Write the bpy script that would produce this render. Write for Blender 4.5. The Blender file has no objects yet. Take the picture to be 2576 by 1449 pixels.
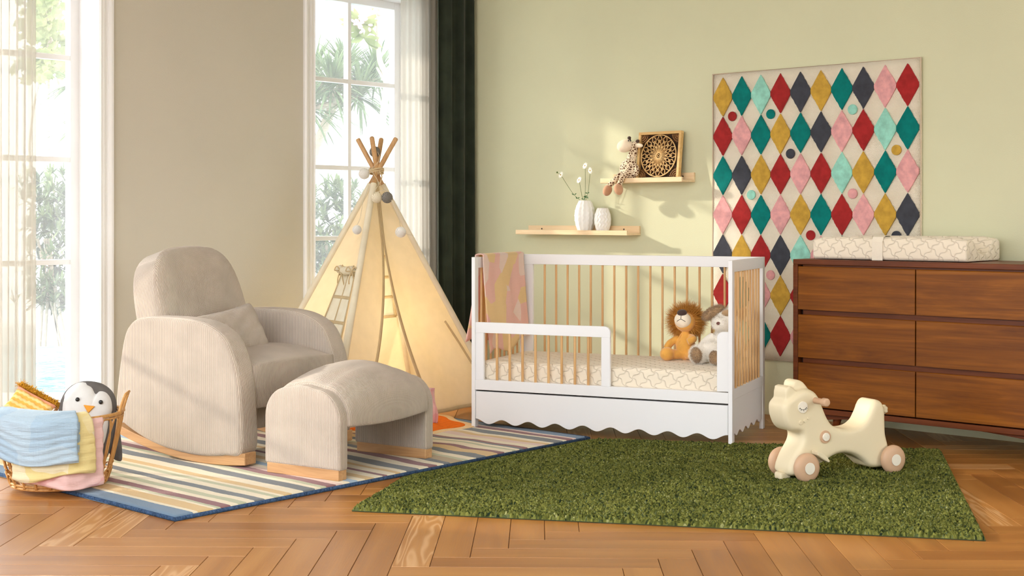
import bpy, bmesh, math, random
import numpy as np
from mathutils import Vector, Matrix
random.seed(7); rng = np.random.default_rng(7)
SC = bpy.context.scene
COL = SC.collection
PI = math.pi
R = math.radians

# ------------------------------------------------------------------ camera, world, sun, exposure
CAMH = 1.09
cam_d = bpy.data.cameras.new('camera'); cam = bpy.data.objects.new('camera', cam_d); COL.objects.link(cam)
cam.location = (0, 0, CAMH); cam.rotation_euler = (R(90), 0, 0)
cam_d.sensor_width = 36; cam_d.lens = 3400 / 2576 * 36; cam_d.shift_y = -179.5 / 2576
cam_d.clip_start = .05; cam_d.clip_end = 200
SC.camera = cam

W = bpy.data.worlds.new('world'); SC.world = W; W.use_nodes = True
bg = W.node_tree.nodes['Background']; bg.inputs[0].default_value = (.93, .965, 1.0, 1); bg.inputs[1].default_value = 3.7

sd = bpy.data.lights.new('sun', 'SUN'); so = bpy.data.objects.new('sun', sd); COL.objects.link(so)
sd.energy = 2.7; sd.angle = R(1.6); sd.color = (1.0, .91, .79)
so.rotation_euler = Vector((.96, -.28, -.335)).to_track_quat('-Z', 'Y').to_euler()
so.location = (-6, 10, 5)

vs = SC.view_settings
vs.view_transform = 'Standard'; vs.look = 'None'; vs.gamma = 1; vs.use_curve_mapping = False
vs.exposure = 0.70
SC.display_settings.display_device = 'sRGB'
SC.cycles.use_denoising = True
SC.cycles.max_bounces = 8; SC.cycles.diffuse_bounces = 5; SC.cycles.transparent_max_bounces = 12
SC.cycles.sample_clamp_indirect = 6

# ------------------------------------------------------------------ material helpers
def lin(c):
    def f(u):
        u = u / 255 if u > 1 or isinstance(u, int) else u
        return u / 12.92 if u <= .04045 else ((u + .055) / 1.055) ** 2.4
    return (f(c[0]), f(c[1]), f(c[2]), 1)

class NT:
    def __init__(s, name):
        s.m = bpy.data.materials.new(name); s.m.use_nodes = True
        s.t = s.m.node_tree; s.n = s.t.nodes; s.l = s.t.links
        s.bsdf = s.n['Principled BSDF']; s.out = s.n['Material Output']
    def node(s, t, **kw):
        n = s.n.new(t)
        for k, v in kw.items(): setattr(n, k, v)
        return n
    def link(s, a, b): s.l.new(a.s if isinstance(a, X) else a, b)
    def val(s, sock, v):
        if isinstance(v, X): s.l.new(v.s, sock)
        elif isinstance(v, bpy.types.NodeSocket): s.l.new(v, sock)
        else: sock.default_value = v
    def op(s, o, a, b=0., c=0.):
        n = s.node('ShaderNodeMath', operation=o)
        s.val(n.inputs[0], a); s.val(n.inputs[1], b)
        if o in ('MULTIPLY_ADD', 'COMPARE', 'SMOOTH_MIN', 'SMOOTH_MAX'): s.val(n.inputs[2], c)
        return X(s, n.outputs[0])
    def coord(s, kind='Object'):
        return s.node('ShaderNodeTexCoord').outputs[kind]
    def xyz(s, v):
        n = s.node('ShaderNodeSeparateXYZ'); s.l.new(v, n.inputs[0])
        return [X(s, n.outputs[i]) for i in range(3)]
    def comb(s, x, y, z):
        n = s.node('ShaderNodeCombineXYZ')
        for i, v in enumerate((x, y, z)): s.val(n.inputs[i], v)
        return n.outputs[0]
    def noise(s, v, scale, detail=3, rough=.5, dist=0, out='Fac'):
        n = s.node('ShaderNodeTexNoise'); s.l.new(v, n.inputs['Vector'])
        n.inputs['Scale'].default_value = scale; n.inputs['Detail'].default_value = detail
        n.inputs['Roughness'].default_value = rough; n.inputs['Distortion'].default_value = dist
        o = n.outputs[out]
        return X(s, o) if out == 'Fac' else o
    def voro(s, v, scale, out='Distance', feature='F1', rnd=1):
        n = s.node('ShaderNodeTexVoronoi', feature=feature); s.l.new(v, n.inputs['Vector'])
        n.inputs['Scale'].default_value = scale; n.inputs['Randomness'].default_value = rnd
        o = n.outputs[out]
        return X(s, o) if out == 'Distance' else o
    def mapping(s, v, scale=(1, 1, 1), rot=(0, 0, 0), loc=(0, 0, 0)):
        n = s.node('ShaderNodeMapping'); s.l.new(v, n.inputs[0])
        n.inputs['Scale'].default_value = scale; n.inputs['Rotation'].default_value = rot
        n.inputs['Location'].default_value = loc
        return n.outputs[0]
    def ramp(s, f, stops, interp='LINEAR'):
        n = s.node('ShaderNodeValToRGB'); n.color_ramp.interpolation = interp
        s.val(n.inputs[0], f)
        e = n.color_ramp.elements
        while len(e) < len(stops): e.new(.5)
        for i, (p, c) in enumerate(stops):
            e[i].position = p; e[i].color = lin(c)
        return n.outputs[0]
    def mix(s, f, a, b):
        n = s.node('ShaderNodeMix', data_type='RGBA')
        s.val(n.inputs[0], f)
        for sock, v in ((n.inputs[6], a), (n.inputs[7], b)):
            if isinstance(v, tuple): sock.default_value = v if len(v) == 4 and max(v) <= 1 and not isinstance(v[0], int) else lin(v)
            else: s.val(sock, v)
        return n.outputs[2]
    def bump(s, h, dist=.002, strength=1.):
        n = s.node('ShaderNodeBump'); s.val(n.inputs['Height'], h)
        n.inputs['Distance'].default_value = dist; n.inputs['Strength'].default_value = strength
        s.l.new(n.outputs[0], s.bsdf.inputs['Normal'])
        return n.outputs[0]
    def base(s, c, rough=.6, spec=.3):
        if isinstance(c, tuple): s.bsdf.inputs['Base Color'].default_value = lin(c)
        else: s.val(s.bsdf.inputs['Base Color'], c)
        s.val(s.bsdf.inputs['Roughness'], rough)
        s.bsdf.inputs['Specular IOR Level'].default_value = spec
        return s

class X:
    def __init__(s, nt, sock): s.nt = nt; s.s = sock
    def __add__(s, o): return s.nt.op('ADD', s, o)
    __radd__ = __add__
    def __sub__(s, o): return s.nt.op('SUBTRACT', s, o)
    def __rsub__(s, o): return s.nt.op('SUBTRACT', o, s)
    def __mul__(s, o): return s.nt.op('MULTIPLY', s, o)
    __rmul__ = __mul__
    def __truediv__(s, o): return s.nt.op('DIVIDE', s, o)
    def abs(s): return s.nt.op('ABSOLUTE', s)
    def sin(s): return s.nt.op('SINE', s)
    def frac(s): return s.nt.op('FRACT', s)
    def gt(s, o): return s.nt.op('GREATER_THAN', s, o)
    def lt(s, o): return s.nt.op('LESS_THAN', s, o)
    def mn(s, o): return s.nt.op('MINIMUM', s, o)
    def mx(s, o): return s.nt.op('MAXIMUM', s, o)
    def pw(s, o): return s.nt.op('POWER', s, o)

def plain(name, c, rough=.5, spec=.3, noise=0, nscale=40, bump=0, bscale=200, coat=0, sheen=0, var=None):
    t = NT(name); co = t.coord()
    if noise:
        f = t.noise(co, nscale, 4)
        d = tuple(max(0, int(v * (1 - noise))) for v in c); u = tuple(min(255, int(v * (1 + noise))) for v in c)
        t.base(t.ramp(f, [(.3, d), (.7, u)]), rough, spec)
    else: t.base(tuple(c), rough, spec)
    if bump: t.bump(t.noise(co, bscale, 3), bump)
    if coat: t.bsdf.inputs['Coat Weight'].default_value = coat; t.bsdf.inputs['Coat Roughness'].default_value = .15
    if sheen: t.bsdf.inputs['Sheen Weight'].default_value = sheen; t.bsdf.inputs['Sheen Roughness'].default_value = .5
    return t.m

def wood(name, c1, c2, c3, axis='X', rough=.45, scale=1., spec=.4, bump=.0004):
    t = NT(name); co = t.coord()
    st = {'X': (1.2, 14, 14), 'Y': (14, 1.2, 14), 'Z': (14, 14, 1.2)}[axis]
    v = t.mapping(co, tuple(q * scale for q in st))
    f1 = t.noise(v, 2.0, 6, .6, 1.2)
    st2 = {'X': (3, 160, 160), 'Y': (160, 3, 160), 'Z': (160, 160, 3)}[axis]
    f2 = t.noise(t.mapping(co, tuple(q * scale for q in st2)), 1.0, 3, .6)
    f = f1 * .7 + f2 * .3
    t.base(t.ramp(f, [(.33, c1), (.5, c2), (.66, c3)]), rough, spec)
    if bump: t.bump(f2, bump)
    return t.m

def fabric(name, c, rough=.9, weave=900, bump=.0006, trans=0., noise=.04, sheen=.2, tcol=None):
    t = NT(name); co = t.coord()
    f = t.noise(co, 18, 3)
    d = tuple(int(v * (1 - noise)) for v in c); u = tuple(min(255, int(v * (1 + noise))) for v in c)
    colr = t.ramp(f, [(.3, d), (.7, u)])
    t.base(colr, rough, .15)
    t.bsdf.inputs['Sheen Weight'].default_value = sheen
    nb = t.bump(t.noise(co, weave * .4, 2), bump)
    if trans:
        tr = t.node('ShaderNodeBsdfTranslucent')
        if tcol: tr.inputs[0].default_value = lin(tcol)
        else: t.l.new(colr, tr.inputs[0])
        mx = t.node('ShaderNodeMixShader'); mx.inputs[0].default_value = trans
        t.l.new(t.bsdf.outputs[0], mx.inputs[1]); t.l.new(tr.outputs[0], mx.inputs[2])
        t.l.new(mx.outputs[0], t.out.inputs[0])
    return t.m

def corduroy(name, c, pitch=.0056):
    t = NT(name); co = t.coord(); x, y, z = t.xyz(co); nx, ny, nz = t.xyz(t.coord('Normal'))
    side = ny.abs().gt(.75)
    a = x * side + y * (1 - side)
    w = (a * (2 * PI / pitch)).sin() * .5 + .5
    f = t.noise(co, 7, 3)
    d = tuple(int(v * .95) for v in c); u = tuple(min(255, int(v * 1.03)) for v in c)
    t.base(t.ramp(f, [(.3, d), (.7, u)]), .85, .15)
    t.bsdf.inputs['Sheen Weight'].default_value = .35
    t.bump(w.pw(.5) + t.noise(co, 500, 2) * .15, .0034)
    return t.m

def quilt(name, c, cell=.052):
    t = NT(name); co = t.coord(); x, y, z = t.xyz(co)
    nx, ny, nz = t.xyz(t.coord('Normal')); e = nx.abs().gt(.75)
    u = (x * (1 - e) + y * e) / cell; v = (y * (1 - e) + z) / cell
    p = (u + v) * .70; q = (u - v) * .70
    k = 2 * PI
    def groove(a, b):
        g = ((a + (b * k).sin() * .115).frac() - .5).abs() * 2     # 1 at line
        return g
    g1 = groove(p, q * -1); g2 = groove(q, p)
    g = g1.mx(g2)
    h = 1 - ((g - .72).mx(0) * 3.55).pw(2.6)
    t.base(tuple(c), .85, .15)
    t.bsdf.inputs['Sheen Weight'].default_value = .2
    t.bump(h + t.noise(co, 400, 2) * .04, .0030)
    return t.m

# ------------------------------------------------------------------ mesh helpers
class G:
    def __init__(s): s.v = []; s.f = []; s.mi = []; s.cm = 0
    def add(s, vs, fs):
        o = len(s.v); s.v += [tuple(p) for p in vs]; s.f += [tuple(i + o for i in f) for f in fs]; s.mi += [s.cm] * len(fs)
        return s
    def box(s, x0, x1, y0, y1, z0, z1, M=None):
        v = [(x, y, z) for z in (z0, z1) for y in (y0, y1) for x in (x0, x1)]
        if M is not None: v = [M @ Vector(p) for p in v]
        return s.add(v, [(0, 2, 3, 1), (4, 5, 7, 6), (0, 1, 5, 4), (2, 6, 7, 3), (0, 4, 6, 2), (1, 3, 7, 5)])
    def prism(s, poly, a0, a1, axis='Y', M=None):
        n = len(poly)
        def P(u, w, a): return {'Y': (u, a, w), 'Z': (u, w, a), 'X': (a, u, w)}[axis]
        v = [P(u, w, a0) for u, w in poly] + [P(u, w, a1) for u, w in poly]
        if M is not None: v = [M @ Vector(p) for p in v]
        f = [tuple(range(n)), tuple(range(2 * n - 1, n - 1, -1))] + [(i, i + n, (i + 1) % n + n, (i + 1) % n) for i in range(n)]
        return s.add(v, f)
    def tube(s, pts, r, n=10, closed=False, cap=True):
        pts = [Vector(p) for p in pts]; m = len(pts)
        rs = r if isinstance(r, (list, tuple)) else [r] * m
        T = []
        for i in range(m):
            a = pts[(i - 1) % m] if (closed or i > 0) else pts[i]
            b = pts[(i + 1) % m] if (closed or i < m - 1) else pts[i]
            T.append((b - a).normalized())
        up = Vector((0, 0, 1)) if abs(T[0].z) < .9 else Vector((1, 0, 0))
        N = (up - T[0] * up.dot(T[0])).normalized(); V = []
        for i in range(m):
            N = (N - T[i] * N.dot(T[i]))
            N = N.normalized() if N.length > 1e-6 else T[i].orthogonal().normalized()
            B = T[i].cross(N)
            for k in range(n):
                a = 2 * PI * k / n
                V.append(pts[i] + (N * math.cos(a) + B * math.sin(a)) * rs[i])
        F = []
        for i in range(m if closed else m - 1):
            j = (i + 1) % m
            for k in range(n): F.append((i * n + k, i * n + (k + 1) % n, j * n + (k + 1) % n, j * n + k))
        if cap and not closed: F += [tuple(range(n))[::-1], tuple(range((m - 1) * n, m * n))]
        return s.add(V, F)
    def lathe(s, prof, n=32, M=None, mod=None, c=(0, 0, 0)):
        V = []; F = []; m = len(prof)
        for i, (r, z) in enumerate(prof):
            for k in range(n):
                a = 2 * PI * k / n
                rr = r * (mod(a, z) if mod else 1)
                p = Vector((c[0] + rr * math.cos(a), c[1] + rr * math.sin(a), c[2] + z))
                V.append(M @ p if M is not None else p)
        for i in range(m - 1):
            for k in range(n): F.append((i * n + k, i * n + (k + 1) % n, (i + 1) * n + (k + 1) % n, (i + 1) * n + k))
        F += [tuple(range(n))[::-1], tuple(range((m - 1) * n, m * n))]
        return s.add(V, F)
    def ball(s, c, r, M=None, n=20, m=12):
        r = r if isinstance(r, (tuple, list)) else (r, r, r)
        c = Vector(c); V = []
        for i in range(1, m):
            t = PI * i / m
            for k in range(n):
                a = 2 * PI * k / n
                p = Vector((r[0] * math.sin(t) * math.cos(a), r[1] * math.sin(t) * math.sin(a), r[2] * math.cos(t)))
                V.append(c + (M @ p if M is not None else p))
        tp = Vector((0, 0, r[2])); V.append(c + (M @ tp if M is not None else tp)); V.append(c - (M @ tp if M is not None else tp))
        F = [((i * n + k), (i + 1) * n + k, (i + 1) * n + (k + 1) % n, i * n + (k + 1) % n) for i in range(m - 2) for k in range(n)]
        a, b = (m - 1) * n, (m - 1) * n + 1
        F += [(a, k, (k + 1) % n) for k in range(n)] + [(b, (m - 2) * n + (k + 1) % n, (m - 2) * n + k) for k in range(n)]
        return s.add(V, F)
    def grid(s, fn, nu, nv, closeu=False):
        V = [fn(i / (nu - (0 if closeu else 1)), j / (nv - 1)) for j in range(nv) for i in range(nu)]
        F = [(j * nu + i, j * nu + (i + 1) % nu, (j + 1) * nu + (i + 1) % nu, (j + 1) * nu + i) for j in range(nv - 1) for i in range(nu if closeu else nu - 1)]
        return s.add(V, F)
    def build(s, name, mat, parent=None, smooth=False, bevel=0, seg=2, sub=0, remesh=0, rs=0, solid=0, M=None, angle=None):
        me = bpy.data.meshes.new(name); me.from_pydata([tuple(p) for p in s.v], [], s.f); me.update()
        mats = mat if isinstance(mat, (list, tuple)) else [mat]
        for q in mats: me.materials.append(q)
        if len(mats) > 1: me.polygons.foreach_set('material_index', s.mi)
        bm = bmesh.new(); bm.from_mesh(me); bmesh.ops.recalc_face_normals(bm, faces=bm.faces); bm.to_mesh(me); bm.free()
        if smooth: me.shade_smooth()
        o = bpy.data.objects.new(name, me); COL.objects.link(o)
        if M is not None: o.matrix_world = M
        if parent is not None: o.parent = parent
        if remesh:
            q = o.modifiers.new('r', 'REMESH'); q.mode = 'VOXEL'; q.voxel_size = remesh; q.use_smooth_shade = True
            if rs: q = o.modifiers.new('s', 'SMOOTH'); q.iterations = rs; q.factor = .5
        if bevel:
            q = o.modifiers.new('b', 'BEVEL'); q.width = bevel; q.segments = seg; q.limit_method = 'ANGLE'; q.angle_limit = R(35)
            if smooth: q.harden_normals = False
        if sub: q = o.modifiers.new('u', 'SUBSURF'); q.levels = sub; q.render_levels = sub
        if solid: q = o.modifiers.new('t', 'SOLIDIFY'); q.thickness = solid; q.offset = 0
        return o

def big(name, V, F, mat, parent=None, M=None, cols=None, smooth=True):
    """numpy mesh of quads/tris"""
    me = bpy.data.meshes.new(name); k = F.shape[1]
    me.vertices.add(len(V)); me.vertices.foreach_set('co', V.astype('f').ravel())
    me.loops.add(F.size); me.loops.foreach_set('vertex_index', F.astype('i').ravel())
    me.polygons.add(len(F)); me.polygons.foreach_set('loop_start', np.arange(0, F.size, k, dtype='i'))
    me.update(calc_edges=True); me.validate()
    if smooth: me.shade_smooth()
    if cols is not None:
        a = me.attributes.new('tint', 'FLOAT', 'POINT'); a.data.foreach_set('value', cols.astype('f'))
    me.materials.append(mat)
    o = bpy.data.objects.new(name, me); COL.objects.link(o)
    if M is not None: o.matrix_world = M
    if parent is not None: o.parent = parent
    return o

def strands(pts, dirs, length, rad, segs=3, bend=.4, sides=3, rad_end=.15):
    """hair-like tapered strands. pts,dirs (n,3)"""
    n = len(pts); dirs = dirs / np.linalg.norm(dirs, axis=1, keepdims=True)
    ref = rng.normal(size=(n, 3)); u = np.cross(dirs, ref); u /= np.linalg.norm(u, axis=1, keepdims=True); w = np.cross(dirs, u)
    L = (length if np.ndim(length) else np.full(n, length)) * rng.uniform(.7, 1.2, n)
    bd = rng.normal(size=(n, 2)) * bend
    V = np.zeros((n, (segs + 1) * sides, 3))
    for i in range(segs + 1):
        t = i / segs
        c = pts + dirs * (L * t)[:, None] + (u * bd[:, :1] + w * bd[:, 1:]) * (L * t * t)[:, None]
        r = rad * (1 - t * (1 - rad_end))
        for k in range(sides):
            a = 2 * PI * k / sides
            V[:, i * sides + k] = c + (u * math.cos(a) + w * math.sin(a)) * r
    base = np.arange(n)[:, None] * ((segs + 1) * sides)
    fs = []
    for i in range(segs):
        for k in range(sides):
            fs.append(np.hstack([base + i * sides + k, base + i * sides + (k + 1) % sides, base + (i + 1) * sides + (k + 1) % sides, base + (i + 1) * sides + k]))
    F = np.concatenate(fs)
    return V.reshape(-1, 3), F

def props(o, label=None, cat=None, group=None, kind=None):
    if label: o['label'] = label
    if cat: o['category'] = cat
    if group: o['group'] = group
    if kind: o['kind'] = kind
    return o
def thing(name, label, cat, loc=(0, 0, 0), rz=0, group=None):
    o = bpy.data.objects.new(name, None); COL.objects.link(o); o.empty_display_size = .1
    o.location = loc; o.rotation_euler = (0, 0, rz)
    return props(o, label, cat, group)
def struct(o): o['kind'] = 'structure'; return o
def Mz(loc, deg): return Matrix.Translation(loc) @ Matrix.Rotation(R(deg), 4, 'Z')
def bez(pts, n=8):
    """Catmull-Rom through points"""
    P = [Vector(p) for p in pts]; out = []
    for i in range(len(P) - 1):
        a = P[max(i - 1, 0)]; b = P[i]; c = P[i + 1]; d = P[min(i + 2, len(P) - 1)]
        for k in range(n):
            t = k / n
            out.append(.5 * ((2 * b) + (c - a) * t + (2 * a - 5 * b + 4 * c - d) * t * t + (3 * b - a - 3 * c + d) * t ** 3))
    out.append(P[-1]); return out
def closed_cr(pts, n=5):
    P = [Vector(p) for p in pts]; m = len(P); out = []
    for i in range(m):
        a, b, c, d = P[(i - 1) % m], P[i], P[(i + 1) % m], P[(i + 2) % m]
        for k in range(n):
            t = k / n
            q = .5 * ((2 * b) + (c - a) * t + (2 * a - 5 * b + 4 * c - d) * t * t + (3 * b - a - 3 * c + d) * t ** 3)
            out.append(tuple(q))
    return out

# wall frames: both walls meet at the corner CN
CN = Vector((-.366, 9.01, 0))
ML = Mz(CN, math.degrees(math.atan2(-.75, -.661)))      # left wall: +x along the wall towards us, +y into the room
MG = Mz(CN, math.degrees(math.atan2(-.661, .75)))       # green wall: +x along the wall, -y into the room
GD = 2.351                                                # distance corner -> reference point of green wall
def gx(px, off=0):
    """distance along the green wall of the point seen in column px, 'off' metres in front of it"""
    r = (px - 1288) / 3400; e = Vector((.75, -.661)).normalized(); n = Vector((-.661, -.75)).normalized()
    ox, oy = CN.x + n.x * off, CN.y + n.y * off
    return (r * oy - ox) / (e.x - r * e.y)
def lx(px, off=0):
    r = (px - 1288) / 3400; e = Vector((-.661, -.75)).normalized(); n = Vector((.75, -.661)).normalized()
    ox, oy = CN.x + n.x * off, CN.y + n.y * off
    return (r * oy - ox) / (e.x - r * e.y)
def zat(M, x, y, py):
    Y = (M @ Vector((x, y, 0))).y
    return CAMH - (py - 545) / 3400 * Y

# ------------------------------------------------------------------ common materials
M_white = plain('white_lacquer', (236, 236, 238), .35, .4)
M_trim = plain('trim_paint', (240, 240, 240), .4, .35)
M_oak = wood('pale_oak', (196, 150, 98), (214, 170, 116), (226, 188, 136), 'Z', .5)
M_pine = wood('pine', (228, 196, 150), (238, 210, 168), (244, 222, 184), 'X', .5)
M_base = wood('oak_base', (176, 132, 88), (194, 150, 104), (206, 164, 118), 'X', .5)
M_cord = corduroy('corduroy_beige', (208, 192, 175))
M_quilt = quilt('quilted_cover', (238, 226, 206))
M_black = plain('black_plastic', (14, 14, 16), .25, .5)
# ------------------------------------------------------------------ room shell
def wallpaint(name, c):
    t = NT(name); co = t.coord()
    t.base(t.ramp(t.noise(co, 1.5, 4), [(.3, tuple(int(v * .98) for v in c)), (.7, c)]), .85, .2)
    t.bump(t.noise(co, 160, 3), .0006); return t.m
M_grey = wallpaint('greige_paint', (206, 200, 186))
M_green = wallpaint('sage_green_paint', (214, 214, 181))
M_ceil = wallpaint('ceiling_paint', (232, 228, 218))
CEIL = 3.05
S1a, S1b = 2.675, 4.7      # window 1 opening along the left wall
S2a, S2b = .34, 1.247      # window 2
ZH = 2.5; TH = .28
g = G()
g.box(-.28, S2a, -TH, 0, 0, CEIL); g.box(S2b, S1a, -TH, 0, 0, CEIL); g.box(S1b, 9.5, -TH, 0, 0, CEIL)
g.box(S2a, S2b, -TH, 0, ZH, CEIL); g.box(S1a, S1b, -TH, 0, ZH, CEIL)
struct(g.build('wall_left', M_grey, M=ML))
g = G().box(0, 14.5, 0, .2, 0, CEIL); struct(g.build('wall_right', M_green, M=MG))
# ceiling: polygon following both walls, right extension added to block sky light
cp = [ML @ Vector((-.28, 0, 0)), ML @ Vector((9.5, 0, 0)), MG @ Vector((8.2, 0, 0))]
g = G().prism([(CN.x, CN.y), (cp[1].x, cp[1].y), (cp[2].x, cp[2].y)], CEIL, CEIL + .1, 'Z'); g.prism([(cp[2].x, cp[2].y), (cp[2].x, -3.2), (.3, -3.2), (.3, 5.9)], CEIL + .001, CEIL + .09, 'Z'); struct(g.build('ceiling', M_ceil))
# unseen roof overhang, added out of view to block the higher sun rays
g = G().box(-1, 9.5, -2.0, -TH, 2.86, 2.98); struct(g.build('eave_roof', M_trim, M=ML))
g = G()
for (a, b) in ((S2b, S1a),): g.box(a + .13, b - .13, 0, .014, 0, .12)
struct(g.build('baseboard_left', M_trim, M=ML, bevel=.003))

def window(idx, a, b, rows, cols, casing=(True, True)):
    root = bpy.data.objects.new('window_%d' % idx, None); COL.objects.link(root); root.matrix_world = ML; struct(root)
    f = .062; y0, y1 = -.235, -.18
    g = G(); g.box(a, a + f, y0, y1, 0, ZH); g.box(b - f, b, y0, y1, 0, ZH); g.box(a + f, b - f, y0, y1, 0, .14); g.box(a + f, b - f, y0, y1, ZH - .06, ZH)
    g.build('window_frame', M_trim, root, bevel=.004)
    for z in rows: G().box(a + f, b - f, y0 + .012, y1 - .004, z - .014, z + .014).build('muntin', M_trim, root, bevel=.003)
    for c in cols: G().box(c - .014, c + .014, y0 + .01, y1 - .002, .14, ZH - .06).build('muntin', M_trim, root, bevel=.003)
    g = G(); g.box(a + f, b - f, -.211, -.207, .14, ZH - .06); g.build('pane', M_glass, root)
    g = G()     # reveal lining
    g.box(a - .001, a + .012, -TH, 0, 0, ZH); g.box(b - .012, b + .001, -TH, 0, 0, ZH); g.box(a, b, -TH, 0, ZH - .012, ZH + .001); g.box(a, b, -TH, .0, 0, .02)
    g.build('window_lining', M_trim, root)
    # fluted casing on the room face
    for side, on in ((0, casing[0]), (1, casing[1])):
        if not on: continue
        w = .085; s0 = a - w + .012 if side == 0 else b - .012
        prof = [(0, 0), (0, .012), (.008, .02), (.016, .012), (.024, .016), (.034, .016), (.038, .01), (.05, .01), (.054, .018), (.066, .024), (.078, .024), (.085, .016), (.085, 0)]
        if side == 1: prof = [(w - u, v) for u, v in prof][::-1]
        prof = [(s0 + w - u, v) for u, v in prof]
        g = G().prism(prof, 0, ZH + .08, 'Z'); g.build('casing', M_trim, root)
    g = G().box(a - .073, b + .073, 0, .022, ZH - .01, ZH + .08); g.build('head_casing', M_trim, root, bevel=.004)
    return root
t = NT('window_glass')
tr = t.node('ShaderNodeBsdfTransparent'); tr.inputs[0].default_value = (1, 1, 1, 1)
df = t.node('ShaderNodeBsdfTranslucent'); df.inputs[0].default_value = (.95, .95, .95, 1)  # milky white mixed into the glass paints haze over the garden view
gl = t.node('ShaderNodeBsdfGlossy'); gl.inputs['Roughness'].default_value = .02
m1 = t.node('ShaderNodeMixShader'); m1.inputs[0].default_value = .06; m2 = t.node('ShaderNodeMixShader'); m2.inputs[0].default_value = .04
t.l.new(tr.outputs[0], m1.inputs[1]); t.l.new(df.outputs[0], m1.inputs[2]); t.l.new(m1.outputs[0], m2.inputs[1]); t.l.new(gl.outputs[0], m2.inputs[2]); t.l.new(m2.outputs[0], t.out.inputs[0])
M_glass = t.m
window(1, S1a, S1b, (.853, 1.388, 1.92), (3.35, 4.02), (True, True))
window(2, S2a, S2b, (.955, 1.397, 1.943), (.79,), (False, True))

# ------------------------------------------------------------------ herringbone oak floor
PW, N6 = .12, 6
FA = R(-1.2); FX, FY = -.257, 4.207
xs = []; cells = []
def in_room(x, y):
    # keep planks inside both walls, and in the part of the room in front
    l = ML.inverted() @ Vector((x, y, 0)); q = MG.inverted() @ Vector((x, y, 0))
    return l.y > -.25 and q.y < .34 and y > 1.2 and -5.2 < x < 5.2
V = []; F = []; UV = []; TI = []
ca, sa = math.cos(FA), math.sin(FA)
gi = .0007; hz = .0022
for cy in range(-30, 50):
    for cx in range(-50, 50):
        d = (cx - cy) % (2 * N6)
        if d == 0: x0, x1, y0, y1, hor = cx, cx + N6, cy, cy + 1, True
        elif (cx - cy) % (2 * N6) == 2 * N6 - 1: x0, x1, y0, y1, hor = cx, cx + 1, cy, cy + N6, False
        else: continue
        mx, my = (x0 + x1) / 2 * PW, (y0 + y1) / 2 * PW
        wx, wy = FX + mx * ca - my * sa, FY + mx * sa + my * ca
        if not in_room(wx, wy): continue
        a0, a1, b0, b1 = x0 * PW + gi, x1 * PW - gi, y0 * PW + gi, y1 * PW - gi
        bv = .0012; o = len(V)
        for (u, v, z) in [(a0, b0, -hz), (a1, b0, -hz), (a1, b1, -hz), (a0, b1, -hz), (a0 + bv, b0 + bv, 0), (a1 - bv, b0 + bv, 0), (a1 - bv, b1 - bv, 0), (a0 + bv, b1 - bv, 0)]:
            V.append((FX + u * ca - v * sa, FY + u * sa + v * ca, z))
            UV.append(((u - a0, v - b0) if hor else (v - b0, u - a0)))
        F += [(o + 4, o + 5, o + 6, o + 7), (o, o + 1, o + 5, o + 4), (o + 1, o + 2, o + 6, o + 5), (o + 2, o + 3, o + 7, o + 6), (o + 3, o, o + 4, o + 7)]
        TI += [random.random()] * 8
t = NT('oak_herringbone')
at = t.node('ShaderNodeAttribute', attribute_name='tint'); tint = X(t, at.outputs['Fac'])
uvn = t.node('ShaderNodeUVMap', uv_map='UV').outputs[0]; ux, uy, uz = t.xyz(uvn)
v3 = t.comb(ux * .9, uy * 9, tint * 37)
fig = t.noise(v3, 1.3, 2, .45, .5)
rings = ((fig * 60).sin() * .5 + .5)
fine = t.noise(t.comb(ux * 6, uy * 220, tint * 91), 1.0, 3, .6)
fleck = t.noise(t.comb(ux * 30, uy * 260, tint * 11), 1.0, 2, .5)
cath = tint.gt(.86)
f = fig * .5 + fine * .35 + tint * .32 - .08
cA = t.ramp(f, [(.22, (134, 84, 36)), (.5, (160, 107, 50)), (.8, (182, 130, 70))])
cB = t.mix((rings.pw(2.5)) * .55, cA, (214, 172, 126))
t.base(t.mix(cath, cA, cB), t.op('ADD', fine * .12, .30), .45)
t.bump(fine * .6 + fleck * .3, .0004)
me = bpy.data.meshes.new('floor'); me.from_pydata(V, [], F); me.update()
uvl = me.uv_layers.new(name='UV')
vi = np.zeros(len(me.loops), dtype='i'); me.loops.foreach_get('vertex_index', vi)
uvl.data.foreach_set('uv', np.array(UV)[vi].astype('f').ravel())
a = me.attributes.new('tint', 'FLOAT', 'POINT'); a.data.foreach_set('value', np.array(TI, dtype='f'))
me.materials.append(t.m); M_floor_dark = plain('floor_gap', (60, 36, 20), .9)
me.materials.append(M_floor_dark)
bmx = bmesh.new(); bmx.from_mesh(me)
fl = [bmx.verts.new(p) for p in ((-7.5, -3, -hz), (6.5, -3, -hz), (6.5, 6, -hz), (-.4, 9.2, -hz), (-7.5, 4.2, -hz))]
ff = bmx.faces.new(fl); ff.material_index = 1; bmx.to_mesh(me); bmx.free()
fo = bpy.data.objects.new('floor', me); COL.objects.link(fo); struct(fo)

struct(G().box(-7.5, .3, -3.2, -3.0, 0, 2.4).box(.3, 11, -3.2, -3.0, 0, CEIL).build('wall_rear', M_grey))  # unseen wall, stepped height shaped to let sky light in from the left
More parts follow.
